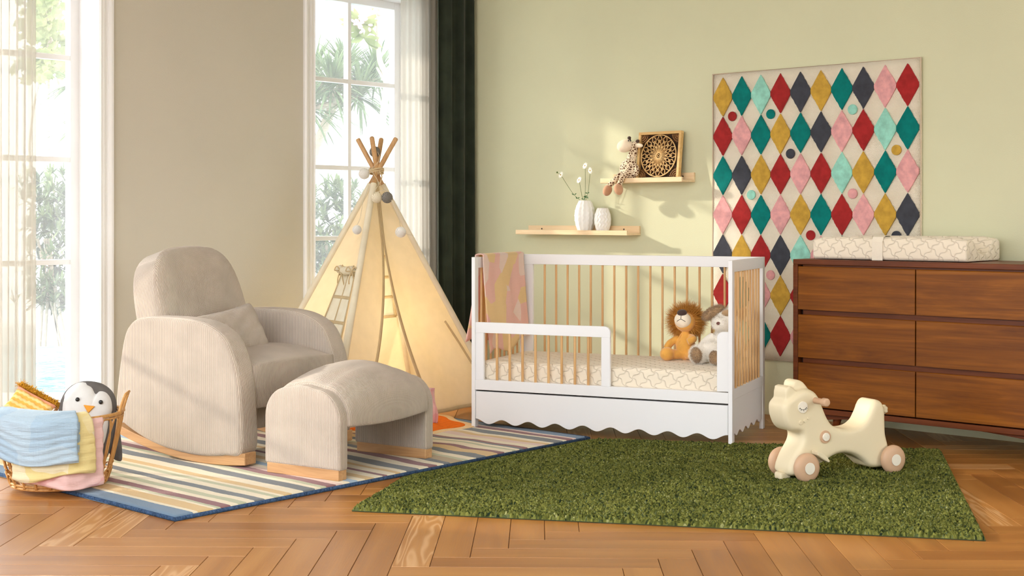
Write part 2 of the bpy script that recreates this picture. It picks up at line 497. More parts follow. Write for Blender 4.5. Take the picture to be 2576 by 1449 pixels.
# ------------------------------------------------------------------ curtains
def curtain(name, label, s0, s1, y, z0, z1, folds, amp, mat, taper=0, flare=.0, seed=0):
    rr = random.Random(seed); ph = [rr.uniform(0, 6) for _ in range(5)]
    def fn(u, v):
        w = u + .018 * math.sin(v * 3 + ph[0]) * math.sin(u * PI)
        a = amp * (.75 + .25 * v)
        yy = a * math.sin(2 * PI * folds * w + ph[1]) + a * .45 * math.sin(2 * PI * folds * 2.3 * w + ph[2] + v * .6) * (.5 + .5 * v)
        return (s0 + (s1 - s0) * u * (1 + flare * v), y + yy, z1 + (z0 - z1) * v)
    g = G().grid(fn, int(folds * 22) + 8, 34)
    o = g.build(name, mat, smooth=True, M=ML, solid=.0015)
    return props(o, label, 'curtain')
t = NT('sheer_voile'); co = t.coord()
tr = t.node('ShaderNodeBsdfTransparent'); tr.inputs[0].default_value = (1, .985, .95, 1)
df = t.node('ShaderNodeBsdfDiffuse'); df.inputs[0].default_value = lin((228, 224, 216))
tl = t.node('ShaderNodeBsdfTranslucent'); tl.inputs[0].default_value = lin((214, 211, 206))
a1 = t.node('ShaderNodeMixShader'); a1.inputs[0].default_value = .55
a2 = t.node('ShaderNodeMixShader'); a2.inputs[0].default_value = .42
t.l.new(df.outputs[0], a1.inputs[1]); t.l.new(tl.outputs[0], a1.inputs[2]); t.l.new(a1.outputs[0], a2.inputs[1]); t.l.new(tr.outputs[0], a2.inputs[2]); t.l.new(a2.outputs[0], t.out.inputs[0])
M_sheer = t.m
M_velvet = plain('dark_green_velvet', (44, 50, 40), .8, .1, noise=.12, nscale=8, sheen=.25)
curtain('sheer_curtain', 'white sheer curtain hanging at the window above the rattan basket', lx(90, .13), lx(-8, .13), .13, .015, 2.7, 5, .022, M_sheer, seed=3)
curtain('sheer_curtain', 'white sheer curtain hanging behind the tent next to the dark curtain', lx(1104, .05), lx(1010, .05), .05, .015, 2.7, 5, .012, M_sheer, seed=5)
curtain('velvet_curtain', 'dark green velvet curtain hanging in the corner beside the sage wall', lx(1193, .19), lx(1104, .17), .17, .012, 2.7, 2.6, .028, M_velvet, seed=9)

# ------------------------------------------------------------------ garden outside
M_stucco = plain('white_stucco', (240, 240, 238), .9, .1, bump=.003, bscale=30)
M_deckstone = plain('pale_stone', (226, 226, 224), .8, .2, noise=.04, nscale=6)
GZ = -.12
g = G().box(-14, 6, 9.9, 10.9, GZ - .3, GZ)          # paving strips around the pool
g.v = []; g.f = []; g.mi = []
g.prism([(-14, 13.4), (6, 13.4), (6, 14.2), (-14, 14.2)], GZ - .3, GZ, 'Z')
gA = G().prism([(-.6, 9.3), (-14, -4), (-14, 9.3)], GZ - .3, GZ, 'Z'); 
struct(gA.build('terrace_floor', M_deckstone))
struct(g.build('planting_edge_path', M_deckstone))
g = G().box(-14, 6, 13.15, 13.4, GZ - .4, GZ + .16); struct(g.build('pool_edge_wall', M_deckstone, bevel=.02))
g = G().box(-14, 6, 14.2, 14.4, GZ - .3, 4.0); struct(g.build('garden_wall', M_stucco))
t = NT('pool_water'); co = t.coord()
w1 = t.noise(co, 2.2, 4, .6, 1.0)
t.base(t.ramp(w1, [(.35, (36, 112, 126)), (.65, (78, 150, 160))]), .08, .5); t.bump(w1, .05)
g = G().box(-14, 6, 9.3, 13.149, GZ - .38, GZ - .04); o = g.build('pool_water', t.m); props(o, 'turquoise swimming pool outside, seen low through the tall window with the basket', 'pool')

def leafmat(name, a, b, trans=.4):
    t = NT(name); f = t.noise(t.coord(), 6, 2)
    c = t.ramp(f, [(.3, a), (.7, b)]); t.base(c, .5, .3)
    tl = t.node('ShaderNodeBsdfTranslucent'); t.l.new(c, tl.inputs[0]); m = t.node('ShaderNodeMixShader'); m.inputs[0].default_value = trans
    t.l.new(t.bsdf.outputs[0], m.inputs[1]); t.l.new(tl.outputs[0], m.inputs[2]); t.l.new(m.outputs[0], t.out.inputs[0]); return t.m
L_drac = leafmat('spiky_leaf', (70, 92, 62), (112, 130, 88))
L_bush = leafmat('umbrella_leaf', (72, 96, 70), (140, 152, 104))
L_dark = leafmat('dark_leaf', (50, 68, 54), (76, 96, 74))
L_vine = leafmat('vine_leaf', (112, 124, 76), (160, 164, 112), .5)
M_bark = plain('pale_bark', (176, 160, 142), .9, .1, noise=.1)
def blades(g, c, n, L, w, droop, up=.2, rr=random, spread=1.0, ysq=1.0):
    c = Vector(c)
    for i in range(n):
        th = rr.uniform(0, 2 * PI); el = rr.uniform(-.45, 1.35) * spread + up
        d = Vector((math.cos(th) * math.cos(el), math.sin(th) * math.cos(el) * ysq, math.sin(el))).normalized()
        s = d.cross(Vector((0, 0, 1))); s = s.normalized() if s.length > .01 else Vector((1, 0, 0)); l = L * rr.uniform(.7, 1.15)
        P = []; m = 5
        for k in range(m + 1):
            q = k / m; p = c + d * (l * q) + Vector((0, 0, -droop * l * q * q)); ww = w * math.sin(PI * min(1, .12 + q * .88)) ** .7 * (1 if q < .99 else .1)
            P += [p - s * ww, p + s * ww]
        g.add(P, [(2 * k, 2 * k + 1, 2 * k + 3, 2 * k + 2) for k in range(m)])
def at(px, py, Y): return Vector(((px - 1288) / 3400 * Y, Y, CAMH - (py - 545) / 3400 * Y))
def dracaena(heads, trunk, label, L=.42, n=80, w=.011, Y=12.2):
    root = thing('dracaena_tree', label, 'tree', (trunk[0][0], trunk[0][1], GZ)); inv = Matrix.Translation(-root.location)
    rr = random.Random(len(label))
    g = G()
    for h in heads: blades(g, inv @ Vector(h), n, L, w, .35, .1, rr)
    g.build('foliage', L_drac, root)
    g = G()
    g.tube([inv @ Vector(p) for p in bez(trunk, 5)], .045, 8)
    for h in heads: g.tube([inv @ Vector(trunk[-1]), inv @ (Vector(h) + Vector(trunk[-1])) * .5 if False else inv @ Vector(h)], .03, 6)
    g.build('trunk', M_bark, root, smooth=True)
base = at(770, 900, 12.4)
dracaena([at(790, 190, 12.6), at(835, 225, 12.2), at(905, 245, 12.5), at(775, 275, 12.1), at(868, 180, 12.9), at(945, 200, 12.8)], [(base.x - .3, 12.4, GZ), at(775, 440, 12.4), at(812, 330, 12.4), at(840, 260, 12.4)], 'spiky-leaved tree outside the window, behind the tent tip', .58, 150)
b2 = at(190, 900, 12.2)
dracaena([at(186, 215, 12.2), at(188, 330, 12.2)], [(b2.x + .2, 12.2, GZ), at(196, 480, 12.2), at(190, 250, 12.2)], 'drooping spiky tree outside, above the pool and its bush', .36, 70)
def bush(px0, px1, py0, py1, Y, label, n, name='umbrella_bush', mat=L_bush, L=.17):
    x0 = (px0 - 1288) / 3400 * Y; x1 = (px1 - 1288) / 3400 * Y
    z1 = CAMH - (py0 - 545) / 3400 * Y; z0 = max(GZ + .1, CAMH - (py1 - 545) / 3400 * Y)
    root = thing(name, label, 'bush', ((x0 + x1) / 2, Y, GZ)); rr = random.Random(n)
    inv = Matrix.Translation(-root.location)
    g = G(); g2 = G()
    for i in range(n):
        p = Vector((rr.uniform(x0, x1), Y + rr.uniform(-.35, .35), 0)); k = rr.random(); edge = 1 - ((p.x - (x0 + x1) / 2) / ((x1 - x0) / 2 + .01)) ** 4 * .35
        p.z = z0 + (z1 - z0) * k * edge
        blades(g, inv @ p, 15, L, .010, .25, .15, rr)
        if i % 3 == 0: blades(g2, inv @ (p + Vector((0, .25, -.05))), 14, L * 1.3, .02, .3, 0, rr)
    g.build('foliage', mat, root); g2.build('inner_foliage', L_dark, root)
    g = G()
    for i in range(5): g.tube([(rr.uniform(-.15, .15), 0, 0), (rr.uniform(-.4, .4) * (x1 - x0), 0, (z0 + z1) / 2 - GZ)], .015, 6)
    g.build('stem', M_bark, root)
bush(770, 925, 455, 740, 12.6, 'leafy umbrella-leaf bush outside, behind the canvas tent', 120)
bush(60, 200, 430, 770, 12.6, 'leafy umbrella-leaf bush outside, on the edge of the pool', 130)
# vine at the top of the left window
root = thing('climbing_vine', 'pale climbing vine high above the pool outside the window', 'plant', (at(110, 100, 12.8).x, 14.1, GZ))
inv = Matrix.Translation(-root.location); g = G(); rr = random.Random(4)
for i in range(240):
    px = rr.gauss(105, 26); py = rr.uniform(-80, 200)
    c = inv @ at(min(px, 165), py, 12.9 + rr.uniform(-.2, .3)); s = rr.uniform(.05, .085)
    M = Matrix.Rotation(rr.uniform(0, 6), 3, 'Y') @ Matrix.Rotation(rr.uniform(-.7, .7), 3, 'X') @ Matrix.Rotation(rr.uniform(-.7, .7), 3, 'Z')
    sh = [(0, -.9), (.5, -.6), (.95, -.2), (.6, .05), (.75, .6), (.2, .45), (0, 1), (-.2, .45), (-.75, .6), (-.6, .05), (-.95, -.2), (-.5, -.6)]
    g.add([c + M @ Vector((u * s, .012 * math.cos(u * 3), v * s)) for u, v in sh], [tuple(range(12))])
g.build('foliage', L_vine, root)
g = G()
for k in range(4): g.tube([inv @ p for p in bez([(root.location.x + .2 * k - .3, 13.9, GZ), (root.location.x + .3 - .2 * k, 13.3, 1.5), at(90 + 20 * k, 0, 12.9)], 6)], .012, 6)
g.build('stem', M_bark, root)
# frangipani branch in the upper right pane
root = thing('frangipani_tree', 'bare branching tree with a pink blossom outside, beside the spiky-leaved tree', 'tree', (at(985, 600, 12).x, 12.0, GZ))
inv = Matrix.Translation(-root.location)
br = [[(985, 900), (980, 480), (962, 330), (972, 205), (955, 150), (952, 90), (946, -20)], [(972, 205), (990, 180)], [(955, 95), (935, 75), (918, 62)], [(952, 125), (930, 100), (915, 95)], [(968, 320), (950, 305)], [(972, 210), (948, 170)], [(952, 40), (958, 0)]]
g = G()
for k, b in enumerate(br):
    p = bez([inv @ at(x, y, 12.0) for x, y in b], 5); p[0] = Vector((p[0].x, p[0].y, 0)) if k == 0 else p[0]
    n = len(p); g.tube(p, [(.042 if k == 0 else .02) * (1 - .7 * i / n) for i in range(n)], 8)
g.build('branch', M_bark, root, smooth=True)
g = G(); rr = random.Random(2)
for c in ((910, 58), (915, 95), (905, 60), (946, -10)):
    p = inv @ at(c[0], c[1], 11.95)
    for i in range(9):
        a = rr.uniform(0, 2 * PI); d = Vector((math.cos(a), rr.uniform(-.4, .4), math.sin(a))).normalized(); s = d.cross(Vector((0, 1, 0))).normalized(); l = rr.uniform(.12, .2); P = []
        for k in range(6):
            q = k / 5; ww = .026 * math.sin(PI * (.05 + .93 * q)); P += [p + d * l * q - s * ww, p + d * l * q + s * ww]
        g.add(P, [(2 * k, 2 * k + 1, 2 * k + 3, 2 * k + 2) for k in range(5)])
g.build('leaf', L_vine, root)
g = G(); p = inv @ at(908, 60, 11.9)
for i in range(22):
    a = rr.uniform(0, 2 * PI); c = p + Vector((rr.gauss(0, .035), rr.uniform(-.02, .02), rr.gauss(0, .035))); g.ball(c, (.022, .008, .012), Matrix.Rotation(a, 3, 'Y'), 8, 5)
g.build('blossom', plain('pink_petals', (232, 170, 176), .6), root, smooth=True)
# ------------------------------------------------------------------ rugs
# striped rug: +x along front-right edge, +y towards the back left
M_SR = Mz((-1.205, 4.83, 0), 48.3)
SL, SWD, STK = 2.1, 2.38, .016
pal = dict(b=(84, 118, 152), c=(236, 222, 194), y=(218, 180, 116), m=(126, 52, 66), g=(86, 92, 104), s=(184, 186, 150), p=(226, 196, 184), t=(170, 146, 108), l=(150, 178, 204))
seq = [(.0, 'b'), (.085, 'c'), (.105, 'y'), (.17, 'c'), (.19, 's'), (.205, 'm'), (.25, 'c'), (.285, 's'), (.32, 'c'), (.36, 'g'), (.405, 'c'), (.45, 's'), (.48, 'c'), (.50, 'y'), (.54, 'c'), (.60, 'g'), (.66, 'c'), (.69, 's'), (.72, 'm'), (.77, 'p'), (.80, 'c'), (.84, 'l'), (.88, 'c'), (.92, 'y'), (.97, 'c'), (1.02, 'm'), (1.05, 'c'),
       (1.10, 'y'), (1.13, 'c'), (1.17, 'g'), (1.24, 'c'), (1.30, 'm'), (1.36, 'c'), (1.40, 'g'), (1.44, 't'), (1.50, 's'), (1.53, 'c'), (1.58, 'g'), (1.64, 'y'), (1.70, 'm'), (1.745, 'c'), (1.80, 's'), (1.83, 'c'), (1.86, 'g'), (1.885, 'm'), (1.92, 'c'), (1.98, 'p'), (2.04, 'y'), (2.08, 'c'), (2.12, 'g'), (2.19, 'c'), (2.22, 'm'), (2.265, 'p'), (2.29, 'b')]
t = NT('striped_rug_wool'); co = t.coord(); x, y, z = t.xyz(co)
wob = t.noise(t.comb(x * .8, y * 1.1, 0), 1.6, 2)
amt = ((x - .9) * 1.2).mx(.12).mn(1.0) * (1 - ((x - 2.05) * 5).mx(0).mn(1))
xx = x + (wob - .5) * .30 * amt + (t.noise(co, 60, 2) - .5) * .006
# colour bands (colour ramps hold 32 stops: two ramps)
def bands(sub, lo, hi):
    return t.ramp((xx - lo) / (hi - lo), [((max(p, lo) - lo) / (hi - lo), pal[k]) for p, k in sub], 'CONSTANT')
h1 = seq[:27]; h2 = [(1.05, 'c')] + seq[27:]
cc = t.mix(xx.gt(1.06), bands(h1, 0, 1.06), bands(h2, 1.05, 2.4))
fl = t.noise(t.comb(x * 60, y * 6, 0), 1.0, 3)
cc = t.mix(fl * .22, cc, (150, 150, 110))
edge = x.lt(.006)
t.base(cc, .95, .05); t.bsdf.inputs['Sheen Weight'].default_value = .3
t.bump(t.noise(co, 420, 3), .003)
M_strip = t.m
def fringe_edge(u): return 0
g = G()
nx_, ny_ = 160, 120
def rugf(u, v):
    x = u * SWD; y = v * SL
    e = min(x, SWD - x, y, SL - y)
    zz = STK * min(1, (e / .012)) ** .5 if e < .012 else STK
    return (x + .004 * math.sin(y * 9) * (1 - u), y + .003 * math.sin(x * 11), max(.002, zz) + .0008 * math.sin(x * 23) * math.sin(y * 19))
g.grid(rugf, nx_, ny_)
striped = thing('striped_rug', 'cream wool rug with maroon, grey and yellow stripes under the rocking chair', 'rug', (0, 0, 0)); striped.matrix_world = M_SR
g.build('rug_pile', M_strip, striped, smooth=True)
M_bind = plain('blue_binding', (56, 76, 104), .9, .1, noise=.25, nscale=120, bump=.002, bscale=300)
g = G(); e = .002
g.tube([(e, e, .007), (SWD - e, e, .007), (SWD - e, SL - e, .007), (e, SL - e, .007)], .0085, 8, closed=True)
g.build('binding', M_bind, striped, smooth=True)
# orange motif with a cream outline (wavy bordered)
def blob(cx, cy, r, k, amp, n=90, sx=1, ph=0):
    return [(cx + (r + amp * math.sin(k * a + ph) + amp * .6 * math.sin(2 * a + 1)) * math.cos(a) * sx, cy + (r + amp * math.sin(k * a + ph)) * math.sin(a)) for a in [2 * PI * i / n for i in range(n)]]
mc = (2.03, .93)
g = G().prism(blob(mc[0], mc[1], .33, 5, .035, sx=1.0), STK - .002, STK + .004, 'Z'); g.build('motif_outline', plain('cream_wool', (238, 206, 160), .95, .05, bump=.002, bscale=400), striped, bevel=.002)
g = G().prism(blob(mc[0], mc[1], .285, 5, .03, sx=1.0), STK + .001, STK + .007, 'Z'); g.build('orange_motif', plain('orange_wool', (232, 116, 34), .95, .05, bump=.002, bscale=400, noise=.05), striped, bevel=.002)
g = G().prism(blob(mc[0] - .02, mc[1] - .12, .03, 3, .006), STK + .005, STK + .009, 'Z'); g.build('motif_eye', plain('brown_wool', (70, 36, 20), .95, .05), striped)

# green shag rug
GA, GB, GC, GD_ = (-.592, 4.995), (1.590, 4.536), (1.979, 6.229), (-.20, 6.66)
shag = thing('shag_rug', 'large dark green shaggy rug under the toy horse', 'rug', (0, 0, 0))
g = G().prism([GA, GB, GC, GD_], .0005, .004, 'Z'); g.build('rug_backing', plain('jute_backing', (60, 64, 40), .95), shag)
gp = np.array([GA, GB, GC, GD_])
def quad(u, v): return (gp[0] * (1 - u)[:, None] + gp[1] * u[:, None]) * (1 - v)[:, None] + (gp[3] * (1 - u)[:, None] + gp[2] * u[:, None]) * v[:, None]
Msi = np.array(M_SR.inverted())
# nubby pile: a fine height field of overlapping yarn knots
NU, NV = 760, 590
uu, vv = np.meshgrid(np.linspace(0, 1, NU), np.linspace(0, 1, NV)); P = quad(uu.ravel(), vv.ravel())
H = np.full(NU * NV, -1.0); TI_ = np.zeros(NU * NV)
nn = 150000
cu = rng.random(nn) * (NU - 1); cv = rng.random(nn) * (NV - 1)
lmp = np.sin(cu * .055 + np.sin(cv * .04) * 2) * np.sin(cv * .06 + np.sin(cu * .05) * 2)
nh = .010 + rng.random(nn) * .014 + lmp * .0015; nt = np.clip(rng.normal(.52, .22, nn) + lmp * .06, 0, 1)
sx_ = rng.uniform(.9, 1.5, nn); sy_ = rng.uniform(.9, 1.5, nn); an = rng.uniform(0, PI, nn); ca_, sa_ = np.cos(an), np.sin(an)
for ps in (0, 1):
    for di in range(-4, 5):
        for dj in range(-4, 5):
            iu = np.round(cu).astype(int) + di; iv = np.round(cv).astype(int) + dj
            ok = (iu >= 0) & (iu < NU) & (iv >= 0) & (iv < NV)
            dx = iu - cu; dy = iv - cv; a1 = (dx * ca_ + dy * sa_) / sx_; a2 = (-dx * sa_ + dy * ca_) / sy_
            hh = nh - .0055 * (a1 * a1 + a2 * a2); ix = (iv * NU + iu)[ok]; hv = hh[ok]
            if ps == 0: np.maximum.at(H, ix, hv)
            else:
                m_ = hv >= H[ix] - 1e-9; TI_[ix[m_]] = nt[ok][m_]
H = np.maximum(H, .004)
ed = np.minimum(np.minimum(uu, 1 - uu).ravel() * 2.2, np.minimum(vv, 1 - vv).ravel() * 1.74)
jit = rng.normal(0, .0008, (NU * NV, 2)); P = P + jit
out = np.where(ed < .012, (.012 - ed) * 0, 0)
H = np.where(ed < .022, H * np.sqrt(np.clip(1 - (1 - ed / .022) ** 2, 0, 1)) + .001, H) + .003
V_ = np.column_stack([P, H])
ii = (np.arange(NV - 1)[:, None] * NU + np.arange(NU - 1)[None, :]).ravel()
F_ = np.stack([ii, ii + 1, ii + NU + 1, ii + NU], 1)
l = P[:, 0] * Msi[1, 0] + P[:, 1] * Msi[1, 1] + Msi[1, 3]; l2 = P[:, 0] * Msi[0, 0] + P[:, 1] * Msi[0, 1] + Msi[0, 3]
keep = (l < -.012) | (l2 > SWD + .012)
hm_ = np.where(l2 < SWD + .01, np.clip(-l / .09, .12, 1), 1.0); V_[:, 2] *= hm_ * .9 + .1
F_ = F_[keep[F_].all(1)]
us = np.unique(F_); rem = np.zeros(len(V_), dtype=int); rem[us] = np.arange(len(us)); V_ = V_[us]; F_ = rem[F_]; tv = TI_[us]
t = NT('green_shag_yarn'); at_ = t.node('ShaderNodeAttribute', attribute_name='tint')
big_n = t.noise(t.coord(), 9, 3)
t.base(t.ramp(X(t, at_.outputs['Fac']) * .72 + big_n * .14 + t.noise(t.coord(), 420, 2) * .14, [(.05, (22, 44, 46)), (.2, (44, 54, 36)), (.36, (76, 84, 42)), (.5, (108, 112, 54)), (.62, (138, 140, 72)), (.74, (70, 86, 58)), (.86, (172, 172, 112)), (.96, (36, 88, 90))]), .9, .1)
t.bsdf.inputs['Specular IOR Level'].default_value = .02
t.bump(t.noise(t.coord(), 700, 2), .003)
o = big('rug_pile', V_, F_, t.m, shag, cols=tv, smooth=True); o['kind'] = 'stuff'

# ------------------------------------------------------------------ rocking chair
CH = thing('rocking_chair', 'large beige corduroy rocking armchair standing on the striped rug', 'armchair', (-1.3225, 5.855, STK), R(-30))
def arm_outline(z0=.03):
    p = []
    base = [(-.53, .155), (-.42, .098), (-.28, .055), (-.12, .034), (.0, .033), (.10, .045), (.187, .062)]
    top = [(.193, .20), (.175, .38), (.135, .50), (.085, .565), (0, .607), (-.1, .625), (-.25, .63), (-.40, .622), (-.47, .585), (-.505, .52), (-.53, .40), (-.548, .28), (-.552, .21)]
    return [tuple(v)[:2] for v in (closed_cr([(a, b, 0) for a, b in base + top], 4))]
AO = arm_outline()
def arm(y0, y1):
    g = G().prism(AO, y0, y1, 'Y'); g.build('armrest', M_cord, CH, smooth=True, bevel=.020, seg=4)
    # piping seam
    for yy in (y0 + .004, y1 - .004):
        pass
arm(.0, .115); arm(.675, .79)
def rocker(y0, y1):
    n = 30; lo = []; hi = []
    for i in range(n + 1):
        x = -.56 + .765 * i / n
        zc = .30 * (x + .0) ** 2 * (1.0 if x < 0 else .9)
        lo.append((x, zc)); hi.append((x, zc + .040 + (.012 if x > .1 else 0)))
    hi = [(x, z) for x, z in hi]
    g = G().prism(lo + hi[::-1], y0, y1, 'Y'); g.build('rocker', M_base, CH, bevel=.004)
rocker(.012, .085); rocker(.70, .775)
# seat: box with crowned top
def seatf():
    g = G()
    x0, x1, y0, y1, z0, z1 = -.46, .165, .113, .677, .235, .445
    pr = []
    for x, z in [(x0, z0), (x1 - .005, z0), (x1, z0 + .01), (x1 + .004, .34), (x1, z1 - .012), (x1 - .012, z1), (.10, z1 + .014), (0, z1 + .032), (-.12, z1 + .038), (-.3, z1 + .03), (x0, z1 + .02)]: pr.append((x, z))
    ny = 14; V = []
    for j in range(ny + 1):
        q = j / ny; yy = y0 + (y1 - y0) * q; c = math.sin(PI * q) ** .5
        for x, z in pr: V.append((x + (.006 * c if x > .15 else 0), yy, z if z <= z1 - .02 else z - (1 - c) * (.022 if z > z1 - .001 else .004)))
    m = len(pr); F = [(j * m + i, j * m + (i + 1) % m, (j + 1) * m + (i + 1) % m, (j + 1) * m + i) for j in range(ny) for i in range(m)] + [tuple(range(m)), tuple(range(ny * m, (ny + 1) * m))]
    g.add(V, F); return g
seatf().build('seat', M_cord, CH, smooth=True, bevel=.006, seg=3)
g = G().box(-.46, .09, .12, .67, .13, .235); g.build('under_frame', M_cord, CH, bevel=.01)
# backrest: rounded slab leaning back
def backrest():
    w, h = .30, .625; pts = []
    yc = .395
    out = [(-w, 0), (w, 0), (w * 1.0, h * .3), (w * .97, h * .62), (w * .86, h * .84), (w * .62, h * .965), (w * .25, h), (-w * .25, h), (-w * .62, h * .965), (-w * .86, h * .84), (-w * .97, h * .62), (-w, h * .3)]
    o = [out[0], out[1]] + [(v[0], v[1]) for v in [tuple(q) for q in bez([(a, b, 0) for a, b in out[1:]] + [(-w, 0, 0)], 4)][1:-1]]
    T = Matrix.Translation((-.36, yc, .315)) @ Matrix.Rotation(R(-17), 4, 'Y')
    th = .165; V = []; F = []; layers = [(-.01, .90), (0.0, .965), (.018, 1.0), (th - .03, 1.0), (th - .012, .985), (th, .94)]
    n = len(o)
    cx, cz = 0, h * .45
    for x, s in layers:
        for a, b in o: V.append(T @ Vector((th / 2 - x, cx + (a - cx) * s, cz + (b - cz) * s)))
    L = len(layers)
    for j in range(L - 1):
        for i in range(n): F.append((j * n + i, j * n + (i + 1) % n, (j + 1) * n + (i + 1) % n, (j + 1) * n + i))
    # crowned front & back with inner rings
    for base_, sgn, x0 in ((0, 1, -.01), ((L - 1) * n, -1, th)):
        prev = base_
        for s, dx in ((.75, .016), (.45, .026), (.15, .03)):
            k = len(V)
            s0 = .90 if sgn == 1 else .94
            for a, b in o: V.append(T @ Vector((th / 2 - x0 + sgn * dx, cx + (a - cx) * s * s0, cz + (b - cz) * s * s0)))
            for i in range(n): F.append((prev + i, prev + (i + 1) % n, k + (i + 1) % n, k + i))
            prev = k
        F.append(tuple(range(prev, prev + n)))
    return G().add(V, F)
backrest().build('backrest', M_cord, CH, smooth=True, bevel=.004)
# lumbar pillow
def pillow_mesh(w, h, d, M, n=26, pinch=.08, rnd=None):
    g = G()
    def side(sg):
        def fn(u, v):
            a, b = u * 2 - 1, v * 2 - 1
            k = ((1 - a ** 4) * (1 - b ** 4)) ** .55
            x = a * w / 2 * (1 - pinch * (1 - b * b) * 1.0 * abs(a) ** 3); z = b * h / 2 * (1 - pinch * 1.3 * (1 - a * a) * abs(b) ** 3)
            wr = .006 * math.sin(a * 9 + b * 4) * math.sin(b * 7) * k
            return M @ Vector((x, sg * (d / 2 * k + wr), z))
        return fn
    g.grid(side(1), n, n); g.grid(side(-1), n, n)
    return g
MP = Matrix.Translation((-.155, .292, .530)) @ Matrix.Rotation(R(-24), 4, 'Y') @ Matrix.Rotation(R(-90), 4, 'Z') @ Matrix.Rotation(R(6), 4, 'Y')
M_cordp = corduroy('corduroy_pillow', (208, 192, 175), .005)
# pillow on the seat is its own thing, placed in chair space
pm = CH.matrix_world if False else Matrix.Translation((-1.3225, 5.855, STK)) @ Matrix.Rotation(R(-30), 4, 'Z')
o = pillow_mesh(.50, .25, .15, Matrix.Identity(4)).build('lumbar_pillow', M_cordp, smooth=True, M=pm @ MP)
props(o, 'small rectangular beige corduroy pillow leaning on the rocking chair seat', 'pillow')

# ------------------------------------------------------------------ ottoman
OT = thing('ottoman', 'beige corduroy ottoman with arched side panels in front of the chair', 'ottoman', (-1.042, 5.686, STK), R(-32))
def arch(x0, x1, z0, z1, r, crown=0, n=10):
    p = [(x0, z0), (x1, z0)]
    for i in range(n + 1):
        a = (PI / 2) * i / n; p.append((x1 - r + r * math.cos(a), z1 - r + r * math.sin(a)))
    for i in range(1, 6): q = i / 6; p.append((x1 - r + (x0 + r - x1 + r) * q, z1 + crown * math.sin(PI * q)))
    for i in range(n + 1):
        a = PI / 2 + (PI / 2) * i / n; p.append((x0 + r + r * math.cos(a), z1 - r + r * math.sin(a)))
    return p
for y0 in (0, .602):
    g = G().prism(arch(0, .405, .040, .365, .125, .012), y0, y0 + .058, 'Y'); g.build('side_panel', M_cord, OT, smooth=True, bevel=.012, seg=4)
    g = G().box(.012, .398, y0 + .003, y0 + .055, 0, .045); g.build('plinth', M_base, OT, bevel=.003)
# seat: arch cross section bulging along its length
ny = 24; V = []; pr = arch(-.004, .412, .215, .372, .13, .012); m = len(pr)
for j in range(ny + 1):
    q = j / ny; y = .050 + .560 * q; k = min(1, (math.sin(PI * q)) ** .45) if 0 < q < 1 else 0
    bul = .05 * math.sin(PI * q) + .018 * k
    for x, z in pr:
        f = max(0, (z - .23) / .15); V.append((x + (.012 * k if x > .38 else (-.008 * k if x < .02 else 0)), y, z + bul * min(1, f) - (.012 * math.sin(PI * q) if z < .22 else 0)))
F = [(j * m + i, j * m + (i + 1) % m, (j + 1) * m + (i + 1) % m, (j + 1) * m + i) for j in range(ny) for i in range(m)] + [tuple(range(m)), tuple(range(ny * m, (ny + 1) * m))]
G().add(V, F).build('seat', M_cord, OT, smooth=True, bevel=.01, seg=3)

# ------------------------------------------------------------------ crib
CA = -23.7
CR = thing('crib', 'white crib with oak spindles and a scalloped skirt against the green wall', 'crib', (-.2074, 6.914, 0), R(CA))
CM = Mz((-.2074, 6.914, 0), CA)
CL, CW, CHh = 1.36, .665, .883
pw, pd = .02, .042
def part(name, mat, par, *boxes, bevel=.002, **kw):
    g = G()
    for b in boxes: g.box(*b)
    return g.build(name, mat, par, bevel=bevel, **kw)
for (x, y) in ((0, 0), (CL - pw, 0), (0, CW - pd), (CL - pw, CW - pd)):
    part('post', M_white, CR, (x, x + pw, y, y + pd, 0, CHh))
def scallop(L, z0, amp, per, z1, n=140, off=0, inset=0):
    p = [(inset, z1), (L - inset, z1)]
    for i in range(n + 1):
        x = L - inset - (L - 2 * inset) * i / n
        p.append((x, z0 + amp * (.5 + .5 * math.cos(2 * PI * (x + off) / per)) * 1.0))
    return p[::-1]
# front: lower rail, skirt drawer
part('front_rail', M_white, CR, (pw, CL - pw, .002, .032, .206, .258))
g = G().prism(scallop(CL - 2 * pw - .004, .034, .024, .146, .198, off=.0), .004, .022, 'Y'); o = g.build('front_skirt', M_white, CR, bevel=.0012); o.location = (pw + .002, 0, 0)
part('drawer_box', M_white, CR, (.05, CL - .05, .03, CW - .06, .09, .19))
# back
part('back_rail', M_white, CR, (pw, CL - pw, CW - .032, CW - .004, CHh - .056, CHh))
part('lower_back_rail', M_white, CR, (pw, CL - pw, CW - .032, CW - .004, .206, .258))
part('back_stile', M_white, CR, (pw, pw + .052, CW - .03, CW - .008, .258, CHh - .056))
part('back_stile', M_white, CR, (CL - pw - .052, CL - pw, CW - .03, CW - .008, .258, CHh - .056))
sp_m = G().tube([(0, 0, 0), (0, 0, 1)], .0072, 12)
def spindle(x, y, z0, z1, r=.0062):
    g = G().tube([(x, y, z0), (x, y, z1)], r, 12, cap=False); return g.build('spindle', M_oak, CR, smooth=True)
for i in range(17):
    x = .072 + (CL - .144) * (i + 1) / 18; spindle(x, CW - .018, .256, CHh - .054)
# ends
for x0 in (0, CL - pw):
    part('end_rail', M_white, CR, (x0 + .001, x0 + pw - .001, pd, CW - pd, CHh - .056, CHh - .001))
    part('lower_end_rail', M_white, CR, (x0 + .001, x0 + pw - .001, pd, CW - pd, .222, .272))
    g = G().prism([(u + pd, w) for u, w in scallop(CW - 2 * pd, .045, .02, .116, .224)], x0 + .005, x0 + pw - .004, 'X'); g.build('end_panel', M_white, CR, bevel=.001)
    for i in range(9): spindle(x0 + pw / 2, pd + (CW - 2 * pd) * (i + 1) / 10, .270, CHh - .054)
